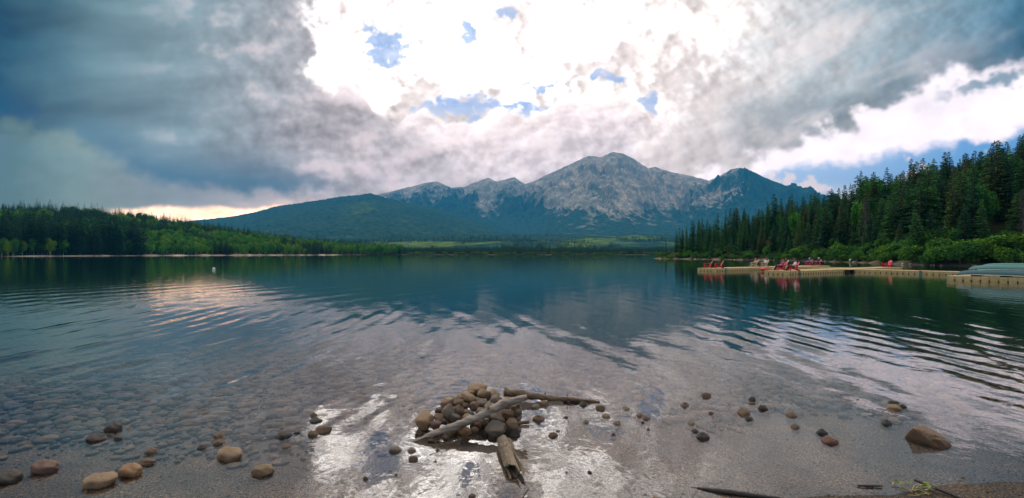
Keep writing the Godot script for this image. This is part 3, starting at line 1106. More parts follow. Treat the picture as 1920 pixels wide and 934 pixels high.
	# ---- the far shore: a dark fringe with pale shrubs at its foot, then the valley
	var fringe := [[], [], [], []]
	var scrub := [[], []]
	for i in 5200:
		var d := rng.randf_range(692.0, 860.0)
		var x := d * rng.randf_range(-0.36, 0.5)
		var s := inland(FAR_SHORE, x, -d)
		if s < 4.0: continue
		if s < 16.0 and rng.randf() < 0.7:
			scrub[rng.randi() % 2].append(placed(Vector3(x, far_height(x, -d, s) - 0.3, -d), rng.randf_range(2.5, 5.0), bushes[2 + rng.randi() % 2], 1.3))
			continue
		if s < 12.0: continue
		fringe[rng.randi() % 4].append(placed(Vector3(x, far_height(x, -d, s) - 0.3, -d), rng.randf_range(6.0, 12.5) * (1.0 if rng.randf() < 0.93 else 1.3), small[rng.randi() % 4], rng.randf_range(0.7, 1.0)))
	var slope := [[], [], [], []]
	for i in 9000:
		var d := 900.0 + 1500.0 * pow(rng.randf(), 1.5)
		var x := d * rng.randf_range(-0.7, 0.62)
		var n := noise_a.get_noise_2d(x * 0.12, d * 0.06)
		if n > 0.08 and d > 1050.0: continue
		var y := 0.5 + 30.0 * smoothstep(900.0, 1500.0, d) + 85.0 * smoothstep(1300.0, 2900.0, d)
		slope[rng.randi() % 4].append(placed(Vector3(x, y, -d), rng.randf_range(9.0, 17.0), small[0], 1.0))
	var far := Node3D.new()
	far.name = "northern_wood"
	add_child(far)
	tag(far, "dark fringe of conifers along the far shore below the mountain", "wood", "", "stuff")
	for b in 4:
		many("conifer_crown", small[b].crown, needle, fringe[b], far)
		many("valley_crown", small[b].crown, needle, slope[b], far)
	for b in 2:
		many("shrub_crown", bushes[2 + b].crown, leafm, scrub[b], far)
	print("forests ", Time.get_ticks_msec(), " spots ", spots.size(), " west ", list.size())

# ---------------------------------------------------------------- docks, chairs, people, canoes

const ALONG := Vector3(0.866, 0, -0.5)     # the way the two fingers run, out of the picture's left
const ACROSS := Vector3(-0.5, 0, -0.866)   # away from the viewer
const DECK := 0.37

func block_mesh() -> ArrayMesh:
	# one hollow float: a chamfered cube with a shallow panel on each side
	var s := Shape.new()
	var h := 0.244
	var b := 0.014
	var lo := -0.22
	var hi := DECK
	var ring := func(y: float, k: float) -> Array:
		var o := []
		var m := h - k
		for q in [[-1, -1, 0], [-1, -1, 1], [1, -1, 0], [1, -1, 1], [1, 1, 0], [1, 1, 1], [-1, 1, 0], [-1, 1, 1]]:
			var first: bool = q[2] == 0
			var cx: float = q[0] * m
			var cz: float = q[1] * m
			var swap: bool = (q[0] * q[1] > 0) == first
			o.append(Vector3(cx if not swap else cx - q[0] * b, y, cz if swap else cz - q[1] * b))
		return o
	var rings := [ring.call(lo, 0.0), ring.call(hi - b, 0.0), ring.call(hi, b)]
	for r in 2:
		for k in 8:
			var k2 := (k + 1) % 8
			s.quad(rings[r][k], rings[r][k2], rings[r + 1][k2], rings[r + 1][k], Color.WHITE)
	for k in range(1, 7):
		s.tri(rings[2][0], rings[2][k], rings[2][k + 1], Color.WHITE)
		s.tri(rings[0][0], rings[0][k + 1], rings[0][k], Color.WHITE)
	return s.mesh()

func float_dock(called: String, label: String, corner: Vector3, dir: Vector3, side: Vector3, length: int, width: int, posts: Array) -> Node3D:
	var o := thing(called, label, "dock", corner)
	var turn := Basis(dir, Vector3.UP, dir.cross(Vector3.UP))
	var loc := RandomNumberGenerator.new()
	loc.seed = length * 31 + width
	for i in length:
		for j in width:
			var m := obj("float_block", M.block, M.block_mats[loc.randi() % 4], o)
			m.transform = Transform3D(turn, dir * (i + 0.5) * 0.5 + side * (j + 0.5) * 0.5 + Vector3(0, loc.randf_range(-0.006, 0.006), 0))
	var pin := CylinderMesh.new()
	pin.top_radius = 0.05
	pin.bottom_radius = 0.05
	pin.height = 0.05
	pin.radial_segments = 8
	for i in range(1, length):
		var m := obj("coupling_pin", pin, M.black, o)
		m.position = dir * i * 0.5 - side * 0.01 + Vector3(0, 0.06, 0)
		m.basis = Basis(dir, -side, dir.cross(-side))
	for j in range(1, width):
		var m := obj("coupling_pin", pin, M.black, o)
		m.position = side * j * 0.5 - dir * 0.01 + Vector3(0, 0.06, 0)
		m.basis = Basis(side, -dir, side.cross(-dir))
	for t in posts:
		var b := BoxMesh.new()
		b.size = Vector3(0.22, 0.46, 0.05)
		var m := obj("fender", b, M.teal, o)
		m.transform = Transform3D(turn, dir * t - side * 0.03 + Vector3(0, 0.16, 0))
	return o

func chair_parts() -> Dictionary:
	# a low slatted garden chair facing -z
	var d := {}
	var s: Shape
	var list := []
	for k in 6:
		s = Shape.new()
		s.box(Vector3(0, 0.375 - 0.022 * k, -0.27 + 0.088 * k), Vector3(0.52, 0.022, 0.078), Basis(Vector3.RIGHT, 0.25), Color.WHITE)
		list.append(["seat_slat", s.mesh()])
	for k in 7:
		var f := (k - 3) / 3.0
		var tall := 0.80 - 0.16 * f * f
		s = Shape.new()
		var q := Basis(Vector3.RIGHT, 0.48) * Basis(Vector3.FORWARD, f * 0.10)
		s.box(Vector3(f * 0.235, 0.22, 0.24) + q * Vector3(0, tall / 2, 0), Vector3(0.082, tall, 0.02), q, Color.WHITE)
		list.append(["back_slat", s.mesh()])
	for e in [-1.0, 1.0]:
		s = Shape.new()
		s.box(Vector3(e * 0.34, 0.56, -0.05), Vector3(0.14, 0.025, 0.78), Basis.IDENTITY, Color.WHITE)
		list.append(["armrest", s.mesh()])
		s = Shape.new()
		s.box(Vector3(e * 0.30, 0.275, -0.33), Vector3(0.04, 0.55, 0.11), Basis.IDENTITY, Color.WHITE)
		list.append(["front_leg", s.mesh()])
		s = Shape.new()
		s.box(Vector3(e * 0.265, 0.20, 0.12), Vector3(0.035, 0.13, 1.02), Basis(Vector3.RIGHT, 0.36), Color.WHITE)
		list.append(["rear_leg", s.mesh()])
		s = Shape.new()
		s.box(Vector3(e * 0.29, 0.36, 0.33), Vector3(0.04, 0.4, 0.07), Basis(Vector3.RIGHT, 0.3), Color.WHITE)
		list.append(["arm_support", s.mesh()])
	s = Shape.new()
	s.box(Vector3(0, 0.52, 0.375), Vector3(0.62, 0.06, 0.025), Basis(Vector3.RIGHT, 0.48), Color.WHITE)
	list.append(["back_rail", s.mesh()])
	d.list = list
	return d

func chair(mat: Material, at: Vector3, turn: float, label: String, group := "") -> Node3D:
	var o := thing("garden_chair", label, "chair", at, turn, group)
	for q in M.chair.list:
		obj(q[0], q[1], mat, o)
	return o

# ---- people: one skin over tapered bones
func bone(p: Vector3, a: Vector3, b: Vector3, ra: float, rb: float) -> float:
	var e := b - a
	var t := clampf((p - a).dot(e) / e.length_squared(), 0.0, 1.0)
	return p.distance_to(a + e * t) - lerpf(ra, rb, t)

func seated_body() -> Dictionary:
	# seat at 0.30, leaning back, hands on the armrests, legs forward; faces -z
	var B := []   # a, b, ra, rb, region: 0 skin, 1 top, 2 trousers, 3 shoes
	B.append([Vector3(0, 0.42, 0.10), Vector3(0, 0.64, 0.19), 0.155, 0.15, 1])
	B.append([Vector3(-0.12, 0.80, 0.26), Vector3(0.12, 0.80, 0.26), 0.10, 0.10, 1])
	B.append([Vector3(0, 0.64, 0.19), Vector3(0, 0.80, 0.26), 0.15, 0.13, 1])
	B.append([Vector3(0, 0.86, 0.26), Vector3(0, 0.98, 0.25), 0.055, 0.055, 0])
	B.append([Vector3(0, 1.03, 0.235), Vector3(0, 1.11, 0.245), 0.078, 0.096, 0])
	B.append([Vector3(0, 1.045, 0.15), Vector3(0, 1.065, 0.16), 0.014, 0.012, 0])
	for e in [-1.0, 1.0]:
		B.append([Vector3(e * 0.085, 1.06, 0.25), Vector3(e * 0.09, 1.08, 0.255), 0.018, 0.018, 0])
		B.append([Vector3(e * 0.19, 0.80, 0.26), Vector3(e * 0.30, 0.60, 0.12), 0.06, 0.046, 1])
		B.append([Vector3(e * 0.30, 0.60, 0.12), Vector3(e * 0.32, 0.61, -0.12), 0.043, 0.03, 0])
		B.append([Vector3(e * 0.32, 0.60, -0.14), Vector3(e * 0.32, 0.595, -0.20), 0.032, 0.03, 0])
		B.append([Vector3(e * 0.09, 0.40, 0.06), Vector3(e * 0.13, 0.47, -0.38), 0.105, 0.07, 2])
		B.append([Vector3(e * 0.13, 0.47, -0.38), Vector3(e * 0.12, 0.09, -0.60), 0.065, 0.045, 2])
		B.append([Vector3(e * 0.12, 0.055, -0.58), Vector3(e * 0.13, 0.045, -0.76), 0.05, 0.04, 3])
	var cell := 0.03
	var lo := Vector3(-0.42, -0.03, -0.84)
	var nx := 28
	var ny := 43
	var nz := 44
	var val := PackedFloat32Array()
	val.resize(nx * ny * nz)
	val.fill(1.0)
	for b in B:
		var r: float = maxf(b[2], b[3]) + 0.09
		var mn: Vector3 = (b[0].min(b[1]) - Vector3.ONE * r - lo) / cell
		var mx: Vector3 = (b[0].max(b[1]) + Vector3.ONE * r - lo) / cell
		for i in range(maxi(0, int(mn.x)), mini(nx, int(mx.x) + 2)):
			for j in range(maxi(0, int(mn.y)), mini(ny, int(mx.y) + 2)):
				for k in range(maxi(0, int(mn.z)), mini(nz, int(mx.z) + 2)):
					var dd := bone(lo + Vector3(i, j, k) * cell, b[0], b[1], b[2], b[3])
					var at := (i * ny + j) * nz + k
					var o := val[at]
					var h := maxf(0.035 - absf(o - dd), 0.0) / 0.035
					val[at] = minf(o, dd) - h * h * 0.035 * 0.25
	var ids := {}
	var v := PackedVector3Array()
	var region := PackedInt32Array()
	for i in nx - 1:
		for j in ny - 1:
			for k in nz - 1:
				var sum := Vector3.ZERO
				var n := 0
				for e in [[0, 0, 0, 1, 0, 0], [0, 1, 0, 1, 1, 0], [0, 0, 1, 1, 0, 1], [0, 1, 1, 1, 1, 1], [0, 0, 0, 0, 1, 0], [1, 0, 0, 1, 1, 0], [0, 0, 1, 0, 1, 1], [1, 0, 1, 1, 1, 1], [0, 0, 0, 0, 0, 1], [1, 0, 0, 1, 0, 1], [0, 1, 0, 0, 1, 1], [1, 1, 0, 1, 1, 1]]:
					var a := val[((i + e[0]) * ny + j + e[1]) * nz + k + e[2]]
					var b := val[((i + e[3]) * ny + j + e[4]) * nz + k + e[5]]
					if (a < 0.0) != (b < 0.0):
						var t := a / (a - b)
						sum += Vector3(i, j, k) + Vector3(e[0], e[1], e[2]).lerp(Vector3(e[3], e[4], e[5]), t)
						n += 1
				if n:
					ids[Vector3i(i, j, k)] = v.size()
					var p := lo + sum / n * cell
					v.append(p)
					var best := 9.0
					var which := 0
					for b in B:
						var dd := bone(p, b[0], b[1], b[2], b[3])
						if dd < best:
							best = dd
							which = b[4]
					region.append(which)
	var idx := PackedInt32Array()
	for c in ids:
		for ax in 3:
			var q: Vector3i = c
			var step := Vector3i.ZERO
			step[ax] = 1
			var o := q + step
			var a := val[(q.x * ny + q.y) * nz + q.z]
			var b := val[(o.x * ny + o.y) * nz + o.z]
			if (a < 0.0) == (b < 0.0): continue
			var d1 := Vector3i.ZERO
			d1[(ax + 1) % 3] = -1
			var d2 := Vector3i.ZERO
			d2[(ax + 2) % 3] = -1
			var f := [q, q + d1, q + d1 + d2, q + d2]
			if not f.all(func(z): return ids.has(z)): continue
			var w := f.map(func(z): return ids[z])
			if b < 0.0: w.reverse()
			idx.append_array([w[0], w[2], w[1], w[0], w[3], w[2]])
	var nrm := PackedVector3Array()
	nrm.resize(v.size())
	for t in range(0, idx.size(), 3):
		var fn := (v[idx[t + 2]] - v[idx[t]]).cross(v[idx[t + 1]] - v[idx[t]])
		for k in 3: nrm[idx[t + k]] += fn
	for i in nrm.size(): nrm[i] = nrm[i].normalized()
	return {"v": v, "n": nrm, "i": idx, "r": region}

func person(at: Vector3, turn: float, skin: Color, top: Color, legs: Color, hair: Color, cap: bool, label: String) -> Node3D:
	var o := thing("person", label, "person", at, turn)
	var B: Dictionary = M.body
	var col := PackedColorArray()
	for k in B.r:
		col.append([skin, top, legs, Color(0.06, 0.055, 0.05)][k])
	var arr := []
	arr.resize(Mesh.ARRAY_MAX)
	arr[Mesh.ARRAY_VERTEX] = B.v
	arr[Mesh.ARRAY_NORMAL] = B.n
	arr[Mesh.ARRAY_INDEX] = B.i
	arr[Mesh.ARRAY_COLOR] = col
	var m := ArrayMesh.new()
	m.add_surface_from_arrays(Mesh.PRIMITIVE_TRIANGLES, arr)
	# fingers closed over the ends of the armrests
	var s := Shape.new()
	for e in [-1.0, 1.0]:
		for k in 4:
			var x: float = e * 0.32 + (k - 1.5) * 0.019
			var l: float = [0.06, 0.072, 0.068, 0.05][k]
			s.tube([Vector3(x, 0.6, -0.2), Vector3(x, 0.595, -0.2 - l * 0.6), Vector3(x, 0.57, -0.2 - l)], [0.0095, 0.009, 0.007], 5, skin)
		s.tube([Vector3(e * 0.295, 0.595, -0.16), Vector3(e * 0.27, 0.59, -0.19), Vector3(e * 0.268, 0.585, -0.215)], [0.011, 0.01, 0.008], 5, skin)
	var st := SurfaceTool.new()
	st.append_from(m, 0, Transform3D.IDENTITY)
	st.append_from(s.mesh(), 0, Transform3D.IDENTITY)
	obj("body", st.commit(), M.cloth, o)
	var h := Shape.new()
	var rings := []
	for i in 6:
		var t := i / 5.0
		var pts := []
		for k in 12:
			var az := TAU * k / 12.0
			var rr := 0.112 * sin(acos(1.0 - 1.25 * t) if 1.25 * t < 2.0 else PI)
			var y := 1.115 + 0.105 * (1.0 - 1.25 * t) * (1.0 if cos(az) > -0.3 else 0.82 if not cap else 1.0)
			pts.append(Vector3(sin(az) * rr * 0.93, y, 0.25 + cos(az) * rr))
		rings.append(pts)
	for i in 5:
		for k in 12:
			var k2 := (k + 1) % 12
			h.smooth(Vector3(0, 1.1, 0.25), Vector3(0, 1.1, 0.25), rings[i][k], rings[i][k2], rings[i + 1][k2], rings[i + 1][k], hair)
	if cap:
		h.box(Vector3(0, 1.125, 0.12), Vector3(0.15, 0.012, 0.1), Basis(Vector3.RIGHT, -0.15), hair)
	obj("hat" if cap else "hair", h.mesh(), M.cloth, o)
	return o

func canoe_meshes() -> Dictionary:
	# upside down: keel up, gunwales down at y = 0; 5 m along x
	var s := Shape.new()
	var N := 36
	var K := 15
	var half := 2.5
	var pts := []
	for i in N + 1:
		var t := -1.0 + 2.0 * i / N
		var w := 0.44 * pow(maxf(0.0, 1.0 - pow(absf(t), 2.3)), 0.75)
		var deep := 0.36 + 0.05 * t * t
		var lift := -0.15 * pow(absf(t), 3.5) + 0.15     # the ends sweep down when it lies bottom up
		var row := []
		for k in K:
			var a := PI * k / (K - 1)
			var cx := cos(a)
			var sy := sin(a)
			var px := signf(cx) * pow(absf(cx), 0.62) * w
			var rocker := deep * (1.0 - 0.14 * t * t - 0.55 * pow(absf(t), 14.0))
			row.append(Vector3(half * t * (1.0 - 0.012 * (1.0 - sy)), lift + pow(sy, 0.75) * rocker, px))
		pts.append(row)
	for i in N:
		for k in K - 1:
			var a: Vector3 = pts[i][k]
			var b: Vector3 = pts[i][k + 1]
			var c: Vector3 = pts[i + 1][k + 1]
			var d: Vector3 = pts[i + 1][k]
			var ca := Vector3(a.x, 0.1, 0)
			var cb := Vector3(d.x, 0.1, 0)
			s.smooth(ca, cb, a, b, c, d, Color.WHITE)
	var rails := []
	for k in [0, K - 1]:
		var g := Shape.new()
		var line := []
		var rad := []
		for i in N + 1:
			line.append(pts[i][k])
			rad.append(0.028)
		g.tube(line, rad, 6, Color.WHITE)
		rails.append(g.mesh())
	return {"hull": s.mesh(), "rails": rails}

func canoe(at: Vector3, hull: Material, label: String, stickers: Array) -> Node3D:
	var dir := -ACROSS
	var o := thing("canoe", label, "canoe", at)
	o.basis = Basis(dir, Vector3.UP, dir.cross(Vector3.UP))
	obj("hull", M.canoe.hull, hull, o)
	for r in M.canoe.rails: obj("gunwale", r, M.rail, o)
	for x in stickers:
		var b := BoxMesh.new()
		b.size = Vector3(0.34, 0.10, 0.012)
		var m := obj("name_plate", b, M.white, o)
		m.position = Vector3(x, 0.30, -0.452)
		m.rotation.x = 0.12
		for k in 5:   # dark characters, too far to read
			var c := BoxMesh.new()
			c.size = Vector3(0.03, 0.05, 0.004)
			var g := obj("character", c, M.black, m)
			g.position = Vector3(-0.11 + 0.055 * k, 0, -0.008)
	return o

func make_docks() -> void:
	rng.seed = 91
	M.black = plain(Color(0.02, 0.02, 0.022), 0.6)
	M.teal = plain(Color(0.06, 0.2, 0.2), 0.6)
	M.white = plain(Color(0.75, 0.74, 0.7), 0.6)
	M.red = plain(Color(0.56, 0.012, 0.03), 0.5)
	M.cream = plain(Color(0.58, 0.46, 0.30), 0.7)
	M.cloth = plain(Color.WHITE, 0.9)
	M.cloth.vertex_color_use_as_albedo = true
	M.block = block_mesh()
	M.block_mats = []
	var stain := noise_tex(77, 0.02, 4, [0.0, Color(0.6, 0.55, 0.45), 0.5, Color(0.92, 0.9, 0.86), 1.0, Color(1, 1, 1)], 256)
	for k in 4:
		var m := textured(stain, 0.5, 0.7)
		m.albedo_color = Color([0.64, 0.60, 0.66, 0.61][k], [0.47, 0.44, 0.48, 0.46][k], [0.21, 0.19, 0.21, 0.22][k]).linear_to_srgb()
		M.block_mats.append(m)
	M.chair = chair_parts()
	M.body = seated_body()
	var a1 := Vector3(24.6, 0, -55.2)
	var a2 := Vector3(28.4, 0, -46.9)
	float_dock("floating_dock", "long floating dock farther out carrying beige and red chairs", a1, ALONG, ACROSS, 54, 5, [2.1])
	float_dock("floating_dock", "long floating dock with two people in red chairs at its end", a2, ALONG, ACROSS, 54, 5, [2.2])
	float_dock("floating_walkway", "floating walkway leading from the long dock towards the canoes", a2 + ALONG * 12.9 - ACROSS * 0.02, -ACROSS, ALONG, 40, 4, [6.5])
	float_dock("floating_walkway", "short floating link between the two long docks", a2 + ALONG * 17.0 + ACROSS * 2.52, ACROSS, ALONG, 13, 4, [])
	var bridge := thing("dock_bridge", "short dark gangplank gap between dock and walkway", "bridge", a2 + ALONG * 11.6 - ACROSS * 0.55)
	for k in 3:
		var b := BoxMesh.new()
		b.size = Vector3(1.3, 0.05, 0.155)
		var m := obj("plank", b, M.block_mats[k], bridge)
		m.transform = Transform3D(Basis(ALONG, Vector3.UP, ALONG.cross(Vector3.UP)), ALONG * 0.62 + ACROSS * (0.1 + 0.17 * k) + Vector3(0, 0.33, 0))
	for k in 2:
		var b := BoxMesh.new()
		b.size = Vector3(0.08, 0.5, 0.4)
		var m := obj("bridge_float", b, M.black, bridge)
		m.transform = Transform3D(Basis(ALONG, Vector3.UP, ALONG.cross(Vector3.UP)), ALONG * (0.1 + 1.05 * k) + ACROSS * 0.27 + Vector3(0, 0.05, 0))
	var kf := Vector3(35.7, 0, -37.4)
	float_dock("canoe_float", "floating platform loaded with overturned green canoes", kf, -ACROSS, ALONG, 15, 6, [])
	# canoes
	M.canoe = canoe_meshes()
	M.rail = plain(Color(0.62, 0.64, 0.6), 0.5)
	var h1 := plain(Color(0.012, 0.085, 0.095), 0.4)
	h1.clearcoat_enabled = true
	h1.clearcoat = 0.2
	var h2 := plain(Color(0.05, 0.19, 0.17), 0.4)
	h2.clearcoat_enabled = true
	h2.clearcoat = 0.2
	var rack := thing("canoe_rack", "low dark timber bearers under the overturned canoes", "rack", kf + Vector3(0, DECK + 0.004, 0))
	for k in 3:
		var b := BoxMesh.new()
		b.size = Vector3(2.7, 0.12, 0.12)
		var m := obj("bearer", b, M.black, rack)
		m.transform = Transform3D(Basis(ALONG, Vector3.UP, ALONG.cross(Vector3.UP)), ALONG * 1.45 - ACROSS * (1.5 + 1.6 * k) + Vector3(0, 0.06, 0))
	for k in 3:
		for e in 2:
			var b := BoxMesh.new()
			b.size = Vector3(0.1, [0.42, 0.58][e], 0.1)
			var m := obj("upright", b, M.black, rack)
			m.transform = Transform3D(Basis(ALONG, Vector3.UP, ALONG.cross(Vector3.UP)), ALONG * [1.0, 2.1][e] - ACROSS * (1.5 + 1.6 * k) + Vector3(0, 0.12 + [0.21, 0.29][e], 0))
	canoe(kf + ALONG * 0.55 - ACROSS * 2.9 + Vector3(0, DECK + 0.0, 0), h1, "dark teal overturned canoe lying lowest on the float", [0.35])
	canoe(kf + ALONG * 1.35 - ACROSS * 3.45 + Vector3(0, DECK + 0.40, 0), h2, "green overturned canoe on the rack above the lowest canoe", [0.1])
	canoe(kf + ALONG * 2.25 - ACROSS * 3.9 + Vector3(0, DECK + 0.56, 0), h2, "pale green overturned canoe at the back of the rack", [0.6])
	# chairs and the people in them
	var top := Vector3(0, DECK + 0.008, 0)
	var face := deg_to_rad(76.0)
	chair(M.red, a1 + ALONG * 1.0 + ACROSS * 1.75 + top, face, "empty red slatted chair at the dock end, farther from the viewer", "")
	chair(M.red, a1 + ALONG * 1.75 + ACROSS * 0.75 + top, face, "empty red slatted chair at the dock end, beside its empty twin")
	var c1 := a2 + ALONG * 1.3 + ACROSS * 1.45 + top
	var c2 := a2 + ALONG * 2.0 + ACROSS * 0.55 + top
	chair(M.red, c1, face, "red slatted chair holding the person in magenta")
	chair(M.red, c2, face, "red slatted chair holding the dark haired person in white")
	var c3 := a1 + ALONG * 24.0 + ACROSS * 1.6 + top
	var c4 := a1 + ALONG * 24.9 + ACROSS * 0.75 + top
	chair(M.red, c3, face, "red slatted chair under the white haired person in blue")
	chair(M.red, c4, face, "red slatted chair under the person in navy with white hat")
	var c5 := a1 + ALONG * 11.6 + ACROSS * 0.9 + top
	var c6 := a1 + ALONG * 10.7 + ACROSS * 1.8 + top
	var c7 := a1 + ALONG * 16.6 + ACROSS * 1.0 + top
	chair(M.cream, c5, face, "beige slatted chair of the person in a white shirt")
	chair(M.cream, c6, face, "beige slatted chair of the person in jeans")
	chair(M.cream, c7, face, "beige slatted chair of the person in a dark jacket")
	chair(M.red, a2 + ALONG * 25.1 + ACROSS * 1.0 + top, deg_to_rad(88.0), "single red slatted chair alone at the landward dock end")
	var skin := Color(0.5, 0.3, 0.2)
	person(c1, face, skin, Color(0.45, 0.02, 0.18), Color(0.02, 0.03, 0.06), Color(0.2, 0.11, 0.05), false, "person in magenta top and navy trousers seated in a red chair")
	person(c2, face, skin, Color(0.75, 0.72, 0.72), Color(0.05, 0.05, 0.06), Color(0.012, 0.01, 0.01), false, "dark haired person in white top seated in a red chair")
	person(c3, face, skin, Color(0.03, 0.08, 0.3), Color(0.02, 0.05, 0.08), Color(0.7, 0.65, 0.58), false, "white haired person in blue seated at the far dock end")
	person(c4, face, skin, Color(0.02, 0.03, 0.07), Color(0.04, 0.04, 0.05), Color(0.72, 0.7, 0.66), true, "person in navy with a white hat seated at the far dock end")
	person(c5, face, skin, Color(0.75, 0.75, 0.78), Color(0.1, 0.09, 0.08), Color(0.3, 0.15, 0.06), false, "person in white shirt seated in a beige chair")
	person(c6, face, skin, Color(0.55, 0.34, 0.22), Color(0.05, 0.12, 0.28), Color(0.25, 0.16, 0.04), false, "person in tan top and blue jeans seated in a beige chair")
	person(c7, face, skin, Color(0.03, 0.035, 0.05), Color(0.04, 0.045, 0.06), Color(0.12, 0.06, 0.03), false, "person in a dark jacket seated in a beige chair")
	# a small inflatable boat between the docks
	var boat := thing("inflatable_boat", "small red and black inflatable boat moored between the docks", "boat", Vector3(31.0, 0, -54.3), deg_to_rad(80))
	var line := []
	var rad := []
	for k in 21:
		var t := k / 20.0
		var p := Vector3(0.62 * cos(PI * (t * 1.0)), 0, 0)
		var arc := PI * clampf((t - 0.3) / 0.4, 0.0, 1.0)
		p = Vector3(0.55 * cos(arc), 0.16 + 0.16 * sin(arc), -0.55 * sin(arc) - 0.5 if t > 0.3 and t < 0.7 else -0.5 + (0.3 - t) / 0.3 * 1.7 if t <= 0.3 else -0.5 + (t - 0.7) / 0.3 * 1.7)
		line.append(p)
		rad.append(0.2 if k > 0 and k < 20 else 0.1)
	var s := Shape.new()
	s.tube(line, rad, 10, Color.WHITE)
	obj("tube", s.mesh(), M.red, boat)
	s = Shape.new()
	s.box(Vector3(0, 0.1, 0.15), Vector3(0.9, 0.06, 1.9), Basis.IDENTITY, Color.WHITE)
	obj("floor", s.mesh(), M.black, boat)
	s = Shape.new()
	s.box(Vector3(0, 0.36, 0.35), Vector3(1.25, 0.05, 0.28), Basis.IDENTITY, Color.WHITE)
	obj("bench", s.mesh(), M.white, boat)
	s = Shape.new()
	s.box(Vector3(0, 0.24, 1.1), Vector3(0.8, 0.42, 0.05), Basis.IDENTITY, Color.WHITE)
	obj("transom", s.mesh(), M.black, boat)
	# buoy
	var bu := thing("buoy", "small white buoy floating alone off the far wooded shore", "buoy", Vector3(-40.5, 0, -61.8))
	var ball := SphereMesh.new()
	ball.radius = 0.19
	ball.height = 0.42
	ball.radial_segments = 16
	ball.rings = 8
	obj("float", ball, M.white, bu).position.y = 0.1
	var ringm := TorusMesh.new()
	ringm.inner_radius = 0.02
	ringm.outer_radius = 0.05
	ringm.rings = 10
	ringm.ring_segments = 6
	var e := obj("eye_ring", ringm, M.black, bu)
	e.position.y = 0.33
	e.rotation.x = PI / 2
	print("docks ", Time.get_ticks_msec())

# ---------------------------------------------------------------- the near shore: stones, driftwood, cobbles
# x, z, width, height over width, tone
const LOOSE := [
	[-4.9, -4.45, 0.235, 0.58, "d"], [-4.75, -4.65, 0.218, 0.85, "p"], [-3.93, -4.37, 0.246, 0.71, "t"], [-3.82, -4.58, 0.247, 0.61, "o"], [-5.01, -5.74, 0.215, 0.56, "d"],
	[-4.94, -5.42, 0.216, 0.35, "d"], [-4.67, -5.42, 0.102, 0.5, "d"], [-4, -5.06, 0.13, 0.55, "b"], [-3.84, -4.81, 0.169, 0.33, "b"], [-3.06, -4.96, 0.279, 0.54, "t"],
	[-3.53, -5.49, 0.142, 0.45, "b"], [-3.4, -5.29, 0.149, 0.42, "b"], [-3.51, -5.17, 0.097, 0.5, "d"], [-2.5, -4.59, 0.205, 0.63, "t"], [-2.75, -5.5, 0.168, 0.46, "d"],
	[-2.63, -5.59, 0.066, 0.5, "d"], [-2.68, -6.17, 0.101, 0.9, "b"], [-2.58, -5.99, 0.176, 0.4, "d"], [-2.35, -5.69, 0.2, 0.47, "b"], [-2.42, -5.55, 0.13, 0.6, "b"],
	[-2.58, -5.2, 0.122, 0.3, "b"], [-1.31, -5.1, 0.143, 0.5, "g"], [-1.12, -5.09, 0.107, 0.56, "g"], [-1.06, -4.89, 0.103, 0.61, "b"], [-0.83, -5.1, 0.054, 0.78, "b"],
	[-0.81, -4.82, 0.04, 0.57, "b"], [-1.43, -4.46, 0.052, 0.9, "b"], [-1.15, -4.54, 0.032, 0.67, "d"], [-0.36, -4.14, 0.068, 0.57, "b"], [1.03, -6.62, 0.124, 0.69, "d"],
	[1.25, -6.48, 0.137, 0.61, "b"], [1.61, -6.46, 0.121, 0.44, "g"], [1.27, -6.16, 0.116, 0.5, "t"], [1.73, -6.18, 0.101, 0.57, "b"], [1.78, -6.08, 0.128, 0.44, "b"],
	[0.97, -5.95, 0.084, 0.67, "g"], [1.36, -5.91, 0.104, 0.53, "g"], [1.7, -5.93, 0.049, 0.57, "d"], [0.72, -6.1, 0.071, 0.5, "d"], [1.23, -5.54, 0.058, 0.67, "b"],
	[1.7, -5.7, 0.04, 0.67, "d"], [0.5, -5.51, 0.116, 0.67, "b"], [0.57, -5.65, 0.053, 0.5, "g"], [0.55, -4.59, 0.027, 0.8, "b"], [0.78, -4.58, 0.048, 0.78, "d"],
	[2.99, -7.04, 0.149, 0.61, "b"], [2.5, -6.61, 0.139, 0.5, "b"], [2.74, -6.27, 0.081, 0.55, "d"], [2.32, -5.91, 0.104, 0.6, "g"], [2.28, -5.47, 0.16, 0.56, "d"],
	[2.26, -5.64, 0.093, 0.43, "d"], [3.62, -6.87, 0.105, 0.77, "d"], [3.51, -6.68, 0.094, 0.42, "b"], [3.2, -6.3, 0.2, 0.44, "b"], [3.55, -6.46, 0.136, 0.67, "d"],
	[3.15, -6.07, 0.107, 0.47, "d"], [3.79, -6.19, 0.145, 0.5, "b"], [3.59, -5.78, 0.122, 0.5, "b"], [3.8, -5.6, 0.144, 0.5, "d"], [3.71, -5.33, 0.187, 0.4, "r"],
	[4.84, -5.91, 0.139, 0.55, "d"], [5.42, -6.48, 0.182, 0.5, "t"], [5.61, -6.72, 0.142, 0.33, "d"], [5.6, -6.54, 0.115, 0.53, "d"], [0.35, -6.06, 0.171, 0.5, "b"],
	[0.35, -6.58, 0.108, 0.36, "g"], [0.47, -6.74, 0.095, 0.58, "t"],
]
